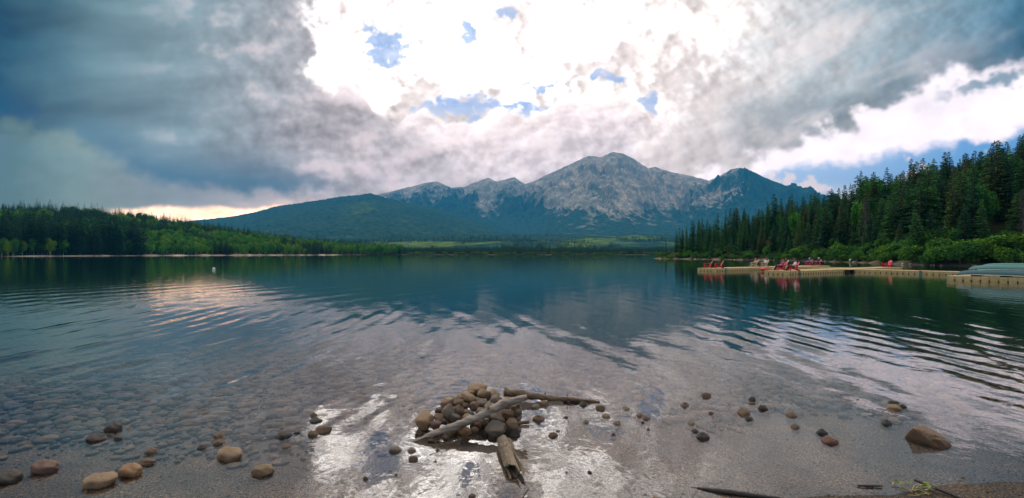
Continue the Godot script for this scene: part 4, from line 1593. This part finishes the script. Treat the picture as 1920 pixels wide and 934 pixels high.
# x, y, z, width, height, tone
const HEAP := [
	[-1.112, 0.126, -5.726, 0.239, 0.227, "T"], [-0.928, 0.135, -5.753, 0.133, 0.095, "b"], [-0.945, 0.093, -5.631, 0.13, 0.111, "p"], [-0.869, 0.236, -6.043, 0.166, 0.12, "t"],
	[-0.709, 0.233, -6.033, 0.146, 0.099, "b"], [-0.821, 0.167, -5.843, 0.154, 0.212, "g"], [-0.691, 0.18, -5.88, 0.129, 0.142, "b"], [-0.714, 0.135, -5.753, 0.145, 0.133, "D"],
	[-0.593, 0.173, -5.862, 0.077, 0.064, "t"], [-0.577, 0.142, -5.771, 0.108, 0.063, "t"], [-0.957, 0.183, -5.89, 0.091, 0.065, "b"], [-0.588, 0.271, -6.142, 0.196, 0.108, "t"],
	[-0.48, 0.332, -6.32, 0.236, 0.125, "t"], [-0.563, 0.306, -6.246, 0.096, 0.062, "t"], [-0.404, 0.296, -6.214, 0.137, 0.123, "t"], [-0.317, 0.278, -6.163, 0.075, 0.122, "b"],
	[-0.247, 0.296, -6.214, 0.15, 0.096, "t"], [-0.215, 0.25, -6.082, 0.154, 0.147, "g"], [-0.463, 0.253, -6.092, 0.08, 0.06, "g"], [-0.399, 0.233, -6.033, 0.126, 0.099, "g"],
	[-0.492, 0.209, -5.965, 0.125, 0.125, "b"], [-0.283, 0.206, -5.956, 0.164, 0.098, "g"], [-0.401, 0.176, -5.871, 0.123, 0.09, "g"], [-0.062, 0.246, -6.072, 0.154, 0.1, "t"],
	[-0.198, 0.142, -5.771, 0.19, 0.152, "g"], [-0.066, 0.16, -5.825, 0.154, 0.115, "b"], [0.024, 0.196, -5.927, 0.065, 0.078, "b"], [-0.002, 0.099, -5.648, 0.137, 0.13, "t"],
	[-0.209, 0.073, -5.572, 0.263, 0.184, "D"], [-0.339, 0.114, -5.691, 0.1, 0.088, "g"], [-0.418, 0.094, -5.634, 0.087, 0.087, "r"], [-0.569, 0.058, -5.531, 0.158, 0.128, "o"],
	[-0.575, 0.351, -6.374, 0.084, 0.049, "t"], [0.083, 0.212, -5.975, 0.053, 0.066, "b"], [-0.611, 0.212, -5.975, 0.079, 0.079, "b"], [-0.517, 0.154, -5.807, 0.077, 0.064, "d"],
	[-0.855, 0.111, -5.683, 0.075, 0.062, "d"], [-0.133, 0.117, -5.7, 0.088, 0.075, "b"], [-0.457, 0.064, -5.547, 0.098, 0.061, "b"], [-0.734, 0.087, -5.614, 0.086, 0.049, "b"],
]

func stone_mesh(seed_: int, rough: float, facets: int, R := 15, C := 22) -> ArrayMesh:
	# a water-worn stone of unit size; rough gives it corners
	var n := FastNoiseLite.new()
	n.seed = seed_
	n.frequency = 0.9
	n.fractal_octaves = 2
	var g := FastNoiseLite.new()
	g.seed = seed_ + 5
	g.frequency = 3.0
	var loc := RandomNumberGenerator.new()
	loc.seed = seed_
	var planes := []
	for k in facets:
		planes.append([Vector3(loc.randfn(), loc.randfn(), loc.randfn()).normalized(), loc.randf_range(0.62, 0.86) - 0.1 * minf(rough, 1.2)])
	var p := PackedVector3Array()
	for i in R:
		for k in C + 1:
			var a := PI * i / (R - 1)
			var b := TAU * (k % C) / C
			var d := Vector3(sin(a) * cos(b), cos(a), sin(a) * sin(b))
			var r := 1.0 + 0.26 * n.get_noise_3dv(d * 1.1) + rough * 0.12 * g.get_noise_3dv(d)
			for q in planes:
				var t: float = d.dot(q[0])
				if t > 0.05: r = minf(r, q[1] / t + 0.04)
			p.append(d * r * 0.5)
	var nr := PackedVector3Array()
	nr.resize(p.size())
	var idx := PackedInt32Array()
	for i in R - 1:
		for k in C:
			var a := i * (C + 1) + k
			for t in [[a, a + 1, a + C + 1], [a + 1, a + C + 2, a + C + 1]]:
				idx.append_array(t)
				var fn := (p[t[2]] - p[t[0]]).cross(p[t[1]] - p[t[0]])
				for m in t: nr[m] += fn
	for i in R:   # close the seam
		var a := i * (C + 1)
		var s := nr[a] + nr[a + C]
		nr[a] = s
		nr[a + C] = s
	for i in nr.size(): nr[i] = nr[i].normalized()
	var cap := Vector3.ZERO
	var foot := Vector3.ZERO
	for k in C:
		cap += nr[C + 1 + k]
		foot += nr[(R - 2) * (C + 1) + k]
	for k in C + 1:
		nr[k] = cap.normalized()
		nr[(R - 1) * (C + 1) + k] = foot.normalized()
	var arr := []
	arr.resize(Mesh.ARRAY_MAX)
	arr[Mesh.ARRAY_VERTEX] = p
	arr[Mesh.ARRAY_NORMAL] = nr
	arr[Mesh.ARRAY_INDEX] = idx
	var m := ArrayMesh.new()
	m.add_surface_from_arrays(Mesh.PRIMITIVE_TRIANGLES, arr)
	return m

func limb(pts: Array, radii: Array, sides: int, knots: float, seed_: int) -> ArrayMesh:
	# a weathered stick through these points, its girth uneven
	var n := FastNoiseLite.new()
	n.seed = seed_
	n.frequency = 6.0
	var curve := Curve3D.new()
	for i in pts.size():
		var a: Vector3 = pts[maxi(i - 1, 0)]
		var b: Vector3 = pts[mini(i + 1, pts.size() - 1)]
		var h := (b - a) * 0.16
		curve.add_point(pts[i], -h, h)
	var steps := 40
	var v := PackedVector3Array()
	var L := curve.get_baked_length()
	for i in steps + 1:
		var t := i / float(steps)
		var c := curve.sample_baked(t * L, true)
		var dir := (curve.sample_baked(minf(t * L + 0.02, L), true) - curve.sample_baked(maxf(t * L - 0.02, 0), true)).normalized()
		var side := dir.cross(Vector3.UP).normalized()
		var up := side.cross(dir)
		var f := t * (radii.size() - 1)
		var r := lerpf(radii[int(f)], radii[mini(int(f) + 1, radii.size() - 1)], f - int(f))
		for k in sides + 1:
			var a := TAU * (k % sides) / sides
			var q := side * cos(a) + up * sin(a)
			v.append(c + q * r * (1.0 + knots * n.get_noise_3dv(c * 1.4 + q * 0.5) + knots * 0.5 * n.get_noise_3dv(c * 5.0 + q * 0.4)))
	var nr := PackedVector3Array()
	nr.resize(v.size())
	var idx := PackedInt32Array()
	for i in steps:
		for k in sides:
			var a := i * (sides + 1) + k
			for t in [[a, a + sides + 1, a + 1], [a + 1, a + sides + 1, a + sides + 2]]:
				idx.append_array(t)
				var fn := (v[t[2]] - v[t[0]]).cross(v[t[1]] - v[t[0]])
				for m in t: nr[m] += fn
	for i in steps + 1:
		var a := i * (sides + 1)
		var s := nr[a] + nr[a + sides]
		nr[a] = s
		nr[a + sides] = s
	for e in [0, steps]:
		var c := v.size()
		var mid := Vector3.ZERO
		for k in sides: mid += v[e * (sides + 1) + k]
		v.append(mid / sides)
		nr.append((v[c] - curve.sample_baked(L * 0.5)).normalized())
		for k in sides:
			idx.append_array([c, e * (sides + 1) + k, e * (sides + 1) + k + 1] if e else [c, k + 1, k])
	for i in nr.size(): nr[i] = nr[i].normalized()
	var arr := []
	arr.resize(Mesh.ARRAY_MAX)
	arr[Mesh.ARRAY_VERTEX] = v
	arr[Mesh.ARRAY_NORMAL] = nr
	arr[Mesh.ARRAY_INDEX] = idx
	var m := ArrayMesh.new()
	m.add_surface_from_arrays(Mesh.PRIMITIVE_TRIANGLES, arr)
	return m

func stump_shell() -> ArrayMesh:
	# a broken, hollow piece of trunk lying on its side along z, its near end splintered
	var n := FastNoiseLite.new()
	n.seed = 9
	n.frequency = 5.0
	var s := Shape.new()
	var sides := 18
	var rows := 14
	var outer := []
	var inner := []
	for i in rows + 1:
		var t := i / float(rows)
		var a0 := []
		var b0 := []
		for k in sides:
			var a := TAU * k / sides
			var splinter := 0.24 * n.get_noise_2d(k * 3.3, 4.0) + (0.12 if absf(a - 3.6) < 0.5 else 0.0)
			var z := -0.36 + t * (0.66 + splinter)
			var q := Vector3(cos(a), sin(a), 0)
			var r := 0.085 + 0.035 * smoothstep(0.3, 0.0, absf(t - 0.3)) * (1.0 if cos(a) > 0.2 else 0.3) + 0.014 * sin(3.0 * a + 2.0 * t) + 0.02 * n.get_noise_3d(q.x * 0.2, q.y * 0.2, z * 0.6)
			r *= lerpf(0.72, 1.12, t)
			a0.append(Vector3(q.x * r * 1.1, q.y * r * 0.8, z))
			b0.append(Vector3(q.x * r * 0.78, q.y * r * 0.52, z - 0.01))
		outer.append(a0)
		inner.append(b0)
	for i in rows:
		for k in sides:
			var k2 := (k + 1) % sides
			s.smooth(Vector3(0, 0, outer[i][k].z), Vector3(0, 0, outer[i + 1][k].z), outer[i][k], outer[i][k2], outer[i + 1][k2], outer[i + 1][k], Color(0.26, 0.20, 0.135) * (1.0 + 0.6 * n.get_noise_2d(k * 2.0, i * 0.35)))
			if i > rows / 2:
				s.quad(inner[i][k2], inner[i][k], inner[i + 1][k], inner[i + 1][k2], Color(0.26, 0.20, 0.135))
	for k in sides:
		var k2 := (k + 1) % sides
		s.quad(outer[rows][k], outer[rows][k2], inner[rows][k2], inner[rows][k], Color(0.26, 0.20, 0.135))
		s.tri(inner[rows / 2 + 1][k], inner[rows / 2 + 1][k2], Vector3(0, 0, -0.02), Color(0.26, 0.20, 0.135))
		s.tri(outer[0][k2], outer[0][k], Vector3(0, 0, -0.38), Color(0.26, 0.20, 0.135))
	return s.mesh()

func make_foreground() -> void:
	rng.seed = 17
	var grain := noise_tex(61, 0.035, 5, [0.0, Color(0.16, 0.15, 0.14), 0.34, Color(0.45, 0.43, 0.41), 0.46, Color(0.8, 0.78, 0.75), 0.58, Color(0.92, 0.9, 0.87), 0.7, Color(0.6, 0.56, 0.52), 1.0, Color(1.0, 0.97, 0.93)], 512)
	var relief := noise_tex(62, 0.06, 5, [], 512)
	var tones := {"t": Color(0.62, 0.42, 0.25), "T": Color(0.56, 0.37, 0.21), "g": Color(0.46, 0.37, 0.28), "b": Color(0.36, 0.23, 0.145), "d": Color(0.13, 0.105, 0.09), "D": Color(0.27, 0.22, 0.17), "o": Color(0.68, 0.39, 0.19), "p": Color(0.42, 0.26, 0.2), "r": Color(0.34, 0.15, 0.10)}
	var words := {"t": "tan", "T": "large tan", "g": "grey", "b": "brown", "d": "dark", "D": "large dark grey", "o": "orange tan", "p": "purplish brown", "r": "rusty red"}
	var mats := {}
	for k in tones:
		var m := textured(grain, 1.3, 0.6, false, relief, 2.0)
		m.albedo_color = (tones[k] as Color).linear_to_srgb()
		mats[k] = m
	var rounds := []
	for i in 8: rounds.append(stone_mesh(400 + i, 0.25, 0 if i < 5 else 3))
	var angular := []
	for i in 4: angular.append(stone_mesh(500 + i, 0.9, 9))
	# stones that break the surface
	var named := {2: "tan oval stone beside the orange tan one on the sand below the cobbles", 1: "tall purplish brown stone standing out of the cobbled shallows", 3: "orange tan oval stone beside the long tan one below the cobbles", 0: "low dark stone next to the tall purplish brown stone", 9: "tan humped stone at the edge of the cobbled bed", 13: "tan brown stone lying alone on sand between cobbles and heap", 59: "rusty red flat stone in the shallows on the dock side", 49: "dark grey stone with a small companion in the shallows on the dock side", 61: "tan stone flanked by two small dark ones", 41: "brown slanting stone lying alone before the heap"}
	for i in LOOSE.size():
		var q: Array = LOOSE[i]
		var x: float = q[0]
		var z: float = q[1]
		var w: float = q[2]
		var floor_y := bed(x, z)
		var top := maxf(w * (0.12 + 0.5 * q[3] * 0.8), 0.012)
		var high := top - floor_y + 0.02
		var label: String = named.get(i, "")
		var group := ""
		if label == "":
			var small := w < 0.09
			label = ("small " if small else "") + words[q[4]] + (" pebble" if small else " stone") + " breaking the still water " + ("on the dock side of the heap" if x > 0.2 else "between the heap and the cobbles" if x > -2.4 else "among the submerged cobbles")
			group = label + " group"
		var o := obj("pebble" if w < 0.09 else "stone", rounds[rng.randi() % 8], mats[q[4]])
		tag(o, label, "pebble" if w < 0.09 else "stone", group)
		o.position = Vector3(x, (top + floor_y - 0.02) / 2.0, z)
		o.rotation = Vector3(rng.randf_range(-0.12, 0.12), rng.randf() * 0.8 - 0.4, rng.randf_range(-0.12, 0.12))
		var half := high / 2.0
		var girth := minf(w / sqrt(maxf(0.12, 1.0 - pow((half - top) / half, 2.0))), w * 2.2)   # as wide below the surface as the part above asks
		o.scale = Vector3(girth, high, girth * rng.randf_range(0.62, 0.85))
	var bo := obj("boulder", stone_mesh(531, 1.5, 8, 36, 52), mats["b"])
	tag(bo, "large craggy brown boulder alone in the shallows on the dock side", "boulder")
	bo.position = Vector3(4.9, 0.0, -5.42)
	bo.rotation = Vector3(0.1, -0.35, -0.16)
	bo.scale = Vector3(0.53, 0.42, 0.38)
	# the heap
	var heap_names := {0: "large angular tan stone at the foot of the heap under the branch tip", 12: "broad tan stone crowning the heap", 28: "large jagged dark grey stone at the front of the heap", 31: "orange tan stone in the water before the long branch", 5: "tall grey oval stone upright in the heap", 7: "dark split stone with a rusty flank in the heap", 27: "tan stone with rounded ends at the foot of the heap beside the short stick", 30: "small rusty red stone under the long branch", 24: "grey wedge shaped stone touching the branch from below"}
	for i in HEAP.size():
		var q: Array = HEAP[i]
		var big: bool = q[5] in ["T", "D"]
		var o := obj("stone", angular[i % 4] if big or i == 31 or i == 24 else rounds[rng.randi() % 8], mats[q[5]])
		var label: String = heap_names.get(i, words[q[5]] + " rounded stone in the heap " + ("near its top" if q[1] > 0.24 else "half way up" if q[1] > 0.14 else "at its foot"))
		tag(o, label, "stone", "" if heap_names.has(i) else label + " group")
		var w: float = q[3]
		var h: float = q[4]
		o.position = Vector3(q[0], q[1] - 0.02, q[2] - 0.03)
		o.rotation = Vector3(rng.randf_range(-0.25, 0.25), rng.randf_range(-0.4, 0.4), rng.randf_range(-0.35, 0.35))
		o.scale = Vector3(w * 1.12, h * 1.08, w * rng.randf_range(0.85, 1.1))
	for i in 46:   # stones that carry the others
		var x := rng.randf_range(-1.05, 0.1)
		var z := rng.randf_range(-6.45, -5.62)
		var lim := 0.34 * clampf((-z - 5.42) / 0.95, 0.0, 1.0) - 0.10 - 0.28 * maxf(0.0, absf(x + 0.45) - 0.4)
		var y := rng.randf_range(-0.06, maxf(lim, -0.05))
		if lim < -0.05: continue
		var o := obj("stone", rounds[rng.randi() % 8], mats[["b", "g", "t", "d"][rng.randi() % 4]])
		tag(o, "stone wedged between others inside the heap", "stone", "stones inside the heap")
		o.position = Vector3(x, y, z)
		o.rotation = Vector3(rng.randf() * 3.0, rng.randf() * 3.0, rng.randf() * 3.0)
		o.scale = Vector3(0.16, 0.13, 0.15) * rng.randf_range(0.8, 1.3)
	# driftwood
	var wood := noise_tex(63, 0.02, 5, [0.0, Color(0.35, 0.3, 0.26), 0.45, Color(0.75, 0.72, 0.7), 1.0, Color(1.2, 1.15, 1.1)], 512)
	var grey := textured(wood, 1.4, 0.85, false, relief, 0.8)
	grey.uv1_scale = Vector3(0.7, 4.0, 4.0)
	grey.albedo_color = Color(0.40, 0.34, 0.29).linear_to_srgb()
	var brown := textured(wood, 1.4, 0.85, false, relief, 1.4)
	brown.uv1_scale = Vector3(1.2, 5.0, 5.0)
	brown.albedo_color = Color(0.23, 0.155, 0.10).linear_to_srgb()
	var black := textured(wood, 3.0, 0.7, false)
	black.albedo_color = Color(0.05, 0.042, 0.038).linear_to_srgb()
	var A := thing("driftwood_branch", "long weathered grey branch lying across the heap of stones", "branch")
	obj("stem", limb([Vector3(-1.15, 0.0, -5.34), Vector3(-0.85, 0.085, -5.45), Vector3(-0.42, 0.185, -5.62), Vector3(-0.12, 0.29, -5.77), Vector3(0.19, 0.37, -5.82)], [0.014, 0.034, 0.05, 0.04, 0.052, 0.03], 12, 0.8, 3), grey, A)
	obj("knot", limb([Vector3(-0.3, 0.24, -5.68), Vector3(-0.29, 0.29, -5.66)], [0.022, 0.015], 7, 0.4, 4), brown, A)
	var Bn := thing("driftwood_branch", "dark brown branch with broken thick end behind the heap", "branch")
	obj("stem", limb([Vector3(-0.12, 0.11, -6.86), Vector3(0.1, 0.09, -6.84), Vector3(0.5, 0.05, -6.80), Vector3(0.9, 0.03, -6.78), Vector3(1.3, 0.005, -6.75)], [0.068, 0.055, 0.04, 0.033, 0.026, 0.012], 12, 0.6, 6), brown, Bn)
	for k in 3:
		var t := 0.2 + 0.23 * k
		var at := Vector3(lerpf(-0.12, 1.3, t), lerpf(0.11, 0.01, t) + 0.03, lerpf(-6.86, -6.75, t))
		obj("twig_stub", limb([at, at + Vector3(0.012, 0.035, 0.01)], [0.011, 0.006], 6, 0.3, 20 + k), brown, Bn)
	var stub := thing("log_stub", "broken hollow log stub with splintered end before the heap", "log", Vector3(-0.04, 0.055, -4.86), deg_to_rad(12.0))
	var bark := plain(Color.WHITE, 0.8)
	bark.vertex_color_use_as_albedo = true
	bark.heightmap_enabled = true
	bark.heightmap_texture = relief
	bark.heightmap_scale = 1.0
	bark.uv1_triplanar = true
	bark.uv1_scale = Vector3(4, 4, 0.8)
	bark.albedo_texture = wood
	var sm := obj("shell", stump_shell(), bark, stub)
	sm.rotation = Vector3(0.08, 0, 0.5)
	sm.scale = Vector3(0.85, 0.9, 1.0)
	tag(obj("driftwood_stick", limb([Vector3(0.03, 0.02, -5.84), Vector3(0.22, 0.03, -5.88)], [0.024, 0.02, 0.022], 9, 0.5, 31), brown), "short dark stick poking out of the heap's foot", "stick")
	tag(obj("twig", limb([Vector3(0.15, 0.035, -4.2), Vector3(0.11, 0.02, -4.12), Vector3(0.07, 0.005, -4.02)], [0.006, 0.008, 0.008], 6, 0.3, 32), black), "thin black twig leaning from the water's edge", "twig")
	tag(obj("driftwood_stick", limb([Vector3(1.69, -0.005, -4.31), Vector3(1.95, 0.012, -4.2), Vector3(2.4, 0.012, -4.08)], [0.006, 0.022, 0.02, 0.012], 9, 0.3, 33), black), "long black sodden stick lying along the gravel edge", "stick")
	tag(obj("twig", limb([Vector3(3.26, 0.012, -4.31), Vector3(3.48, 0.012, -4.3)], [0.008, 0.012, 0.007], 6, 0.3, 34), black), "short straight black twig in the shallows", "twig")
	tag(obj("driftwood_stick", limb([Vector3(3.82, 0.05, -4.34), Vector3(3.9, 0.04, -4.2), Vector3(3.99, 0.03, -4.02)], [0.012, 0.014, 0.012], 7, 0.3, 35), black), "thin black stick slanting over the stranded weed", "stick")
	var weed := thing("water_weed", "stranded yellow green weed with curling stems at the waterline", "weed", Vector3(3.66, 0, -4.24))
	var straw := plain(Color(0.36, 0.28, 0.1), 0.8)
	var leaf := plain(Color(0.16, 0.2, 0.03), 0.7)
	for k in 9:
		var a := rng.randf() * TAU
		var p0 := Vector3(rng.randf_range(-0.12, 0.16), 0.012, rng.randf_range(-0.08, 0.1))
		var p1 := p0 + Vector3(cos(a), 0, sin(a)) * 0.08 + Vector3(0, rng.randf_range(0.01, 0.05), 0)
		var p2 := p1 + Vector3(cos(a + 1.2), 0, sin(a + 1.2)) * 0.08
		var st := obj("stem", limb([p0, p1, p2], [0.005, 0.004, 0.003], 5, 0.2, 40 + k), straw, weed)
		var ls := Shape.new()
		for e in 4:
			var c := p1 + Vector3(rng.randfn(), absf(rng.randfn()), rng.randfn()) * 0.012
			ls.tri(c, c + Vector3(rng.randfn(), 0.5, rng.randfn()) * 0.022, c + Vector3(rng.randfn(), 0.3, rng.randfn()) * 0.022, Color.WHITE)
		obj("leaf", ls.mesh(), leaf, st)
	# cobbles on the bed
	var cob := []
	for i in 5:
		var m := textured(grain, 0.8, 0.8, false)
		m.albedo_color = [Color(0.10, 0.068, 0.04), Color(0.062, 0.054, 0.043), Color(0.15, 0.093, 0.048), Color(0.04, 0.035, 0.03), Color(0.11, 0.062, 0.035)][i].linear_to_srgb()
		cob.append(m)
	var spots := []
	var cell := {}
	for i in 24000:
		var d := rng.randf_range(4.7, 16.0)
		var x := d * rng.randf_range(-1.18, 1.18)
		var edge := noise_b.get_noise_2d(x * 7.0, d * 7.0)
		var zone := maxf(smoothstep(-0.7, -2.0, x + 1.2 * edge) * smoothstep(4.6, 5.6, d + 1.1 * edge), smoothstep(6.8, 8.2, d + 1.3 * edge))
		if x > 1.6: zone = maxf(zone, smoothstep(5.9, 7.0, d + 1.3 * edge))
		if rng.randf() > zone: continue
		var key := Vector2i(floori(x / 0.125 + 0.4 * sin(d * 9.0)), floori(d / 0.11 + 0.4 * sin(x * 11.0)))
		if cell.has(key): continue
		cell[key] = true
		spots.append([d, x])
	spots.sort_custom(func(a, b): return a[0] < b[0])
	var left := [[], [], [], [], []]
	for i in spots.size():
		var d: float = spots[i][0]
		var x: float = spots[i][1]
		var w := lerpf(0.05, 0.22, pow(rng.randf(), 1.4)) * (1.25 if rng.randf() < 0.1 else 1.0)
		var y := bed(x, -d) + 0.012
		if y > -0.05: w *= 0.6
		var high := minf(w * rng.randf_range(0.4, 0.75), maxf(0.03, -y * 1.5))
		var b := Basis(Vector3.UP, rng.randf_range(-0.7, 0.7) + 0.35).scaled_local(Vector3(w * rng.randf_range(0.9, 1.2), high, w * rng.randf_range(0.65, 0.9)))
		var t := Transform3D(b, Vector3(x, y + 0.16 * high, -d))
		var k := rng.randi() % 5
		if i < 300:
			var o := obj("cobble", rounds[rng.randi() % 8], cob[k], M.bed_node)
			o.transform = t
		else:
			left[k].append(t)
	for k in 5:
		many("cobbles", rounds[k], cob[k], left[k], M.bed_node)
	# gravel at the edge
	var grit := [[], [], []]
	for i in 22000:
		var x := rng.randf_range(-6.5, 6.5)
		var d := 3.6 + absf(rng.randfn()) * 1.7
		if rng.randf() > 0.45 + 0.8 * noise_b.get_noise_2d(x * 6.0, d * 6.0): continue
		var w := rng.randf_range(0.006, 0.02) * (2.4 if rng.randf() < 0.1 else 1.0)
		grit[rng.randi() % 3].append(Transform3D(Basis(Vector3.UP, rng.randf() * TAU).scaled(Vector3(w, w * 0.6, w * 0.8)), Vector3(x, bed(x, -d) + 0.001, -d)))
	var pebble := SphereMesh.new()
	pebble.radius = 0.5
	pebble.height = 1.0
	pebble.radial_segments = 8
	pebble.rings = 4
	for k in 3:
		many("gravel", pebble, mats[["b", "d", "t"][k]], grit[k], M.bed_node)
	# boulders and bleached logs along the wooded bank
	for i in 34:
		var k := rng.randi() % 8
		var e: Vector2 = (EAST_SHORE[k] as Vector2).lerp(EAST_SHORE[k + 1], rng.randf())
		if e.y > -60.0: continue
		var o := obj("boulder", angular[rng.randi() % 4], mats[["g", "t", "g", "b"][rng.randi() % 4]])
		tag(o, "pale boulder at the foot of the wooded bank", "boulder", "boulders of the wooded bank")
		o.position = Vector3(e.x + rng.randf_range(-0.4, 0.6), 0.05, e.y)
		o.rotation = Vector3(0, rng.randf() * TAU, rng.randf_range(-0.2, 0.2))
		o.scale = Vector3(1.2, 0.8, 0.9) * rng.randf_range(0.3, 0.85)
	var pale := plain(Color(0.45, 0.42, 0.38), 0.9)
	for i in 4:
		var at := Vector3(83.2 + 0.3 * i, 0.35 + 0.12 * i, -112.0 + 1.6 * i)
		tag(obj("driftwood_log", limb([at, at + Vector3(1.6, 0.3, -2.0 + i * 1.2), at + Vector3(3.4, 0.9, -3.2 + i * 1.5)], [0.16, 0.2, 0.12], 8, 0.4, 70 + i), pale), "bleached grey log in the jam on the bank behind the docks", "log", "bleached logs on the bank")
	var slab := obj("rock_outcrop", stone_mesh(555, 1.6, 12), mats["t"])
	tag(slab, "bare tan rock outcrop among the shrubs above the docks", "rock")
	slab.position = Vector3(90.5, 3.4, -127.0)
	slab.rotation = Vector3(0.2, 0.5, 0.25)
	slab.scale = Vector3(5.4, 2.2, 3.5)
	print("foreground ", Time.get_ticks_msec())
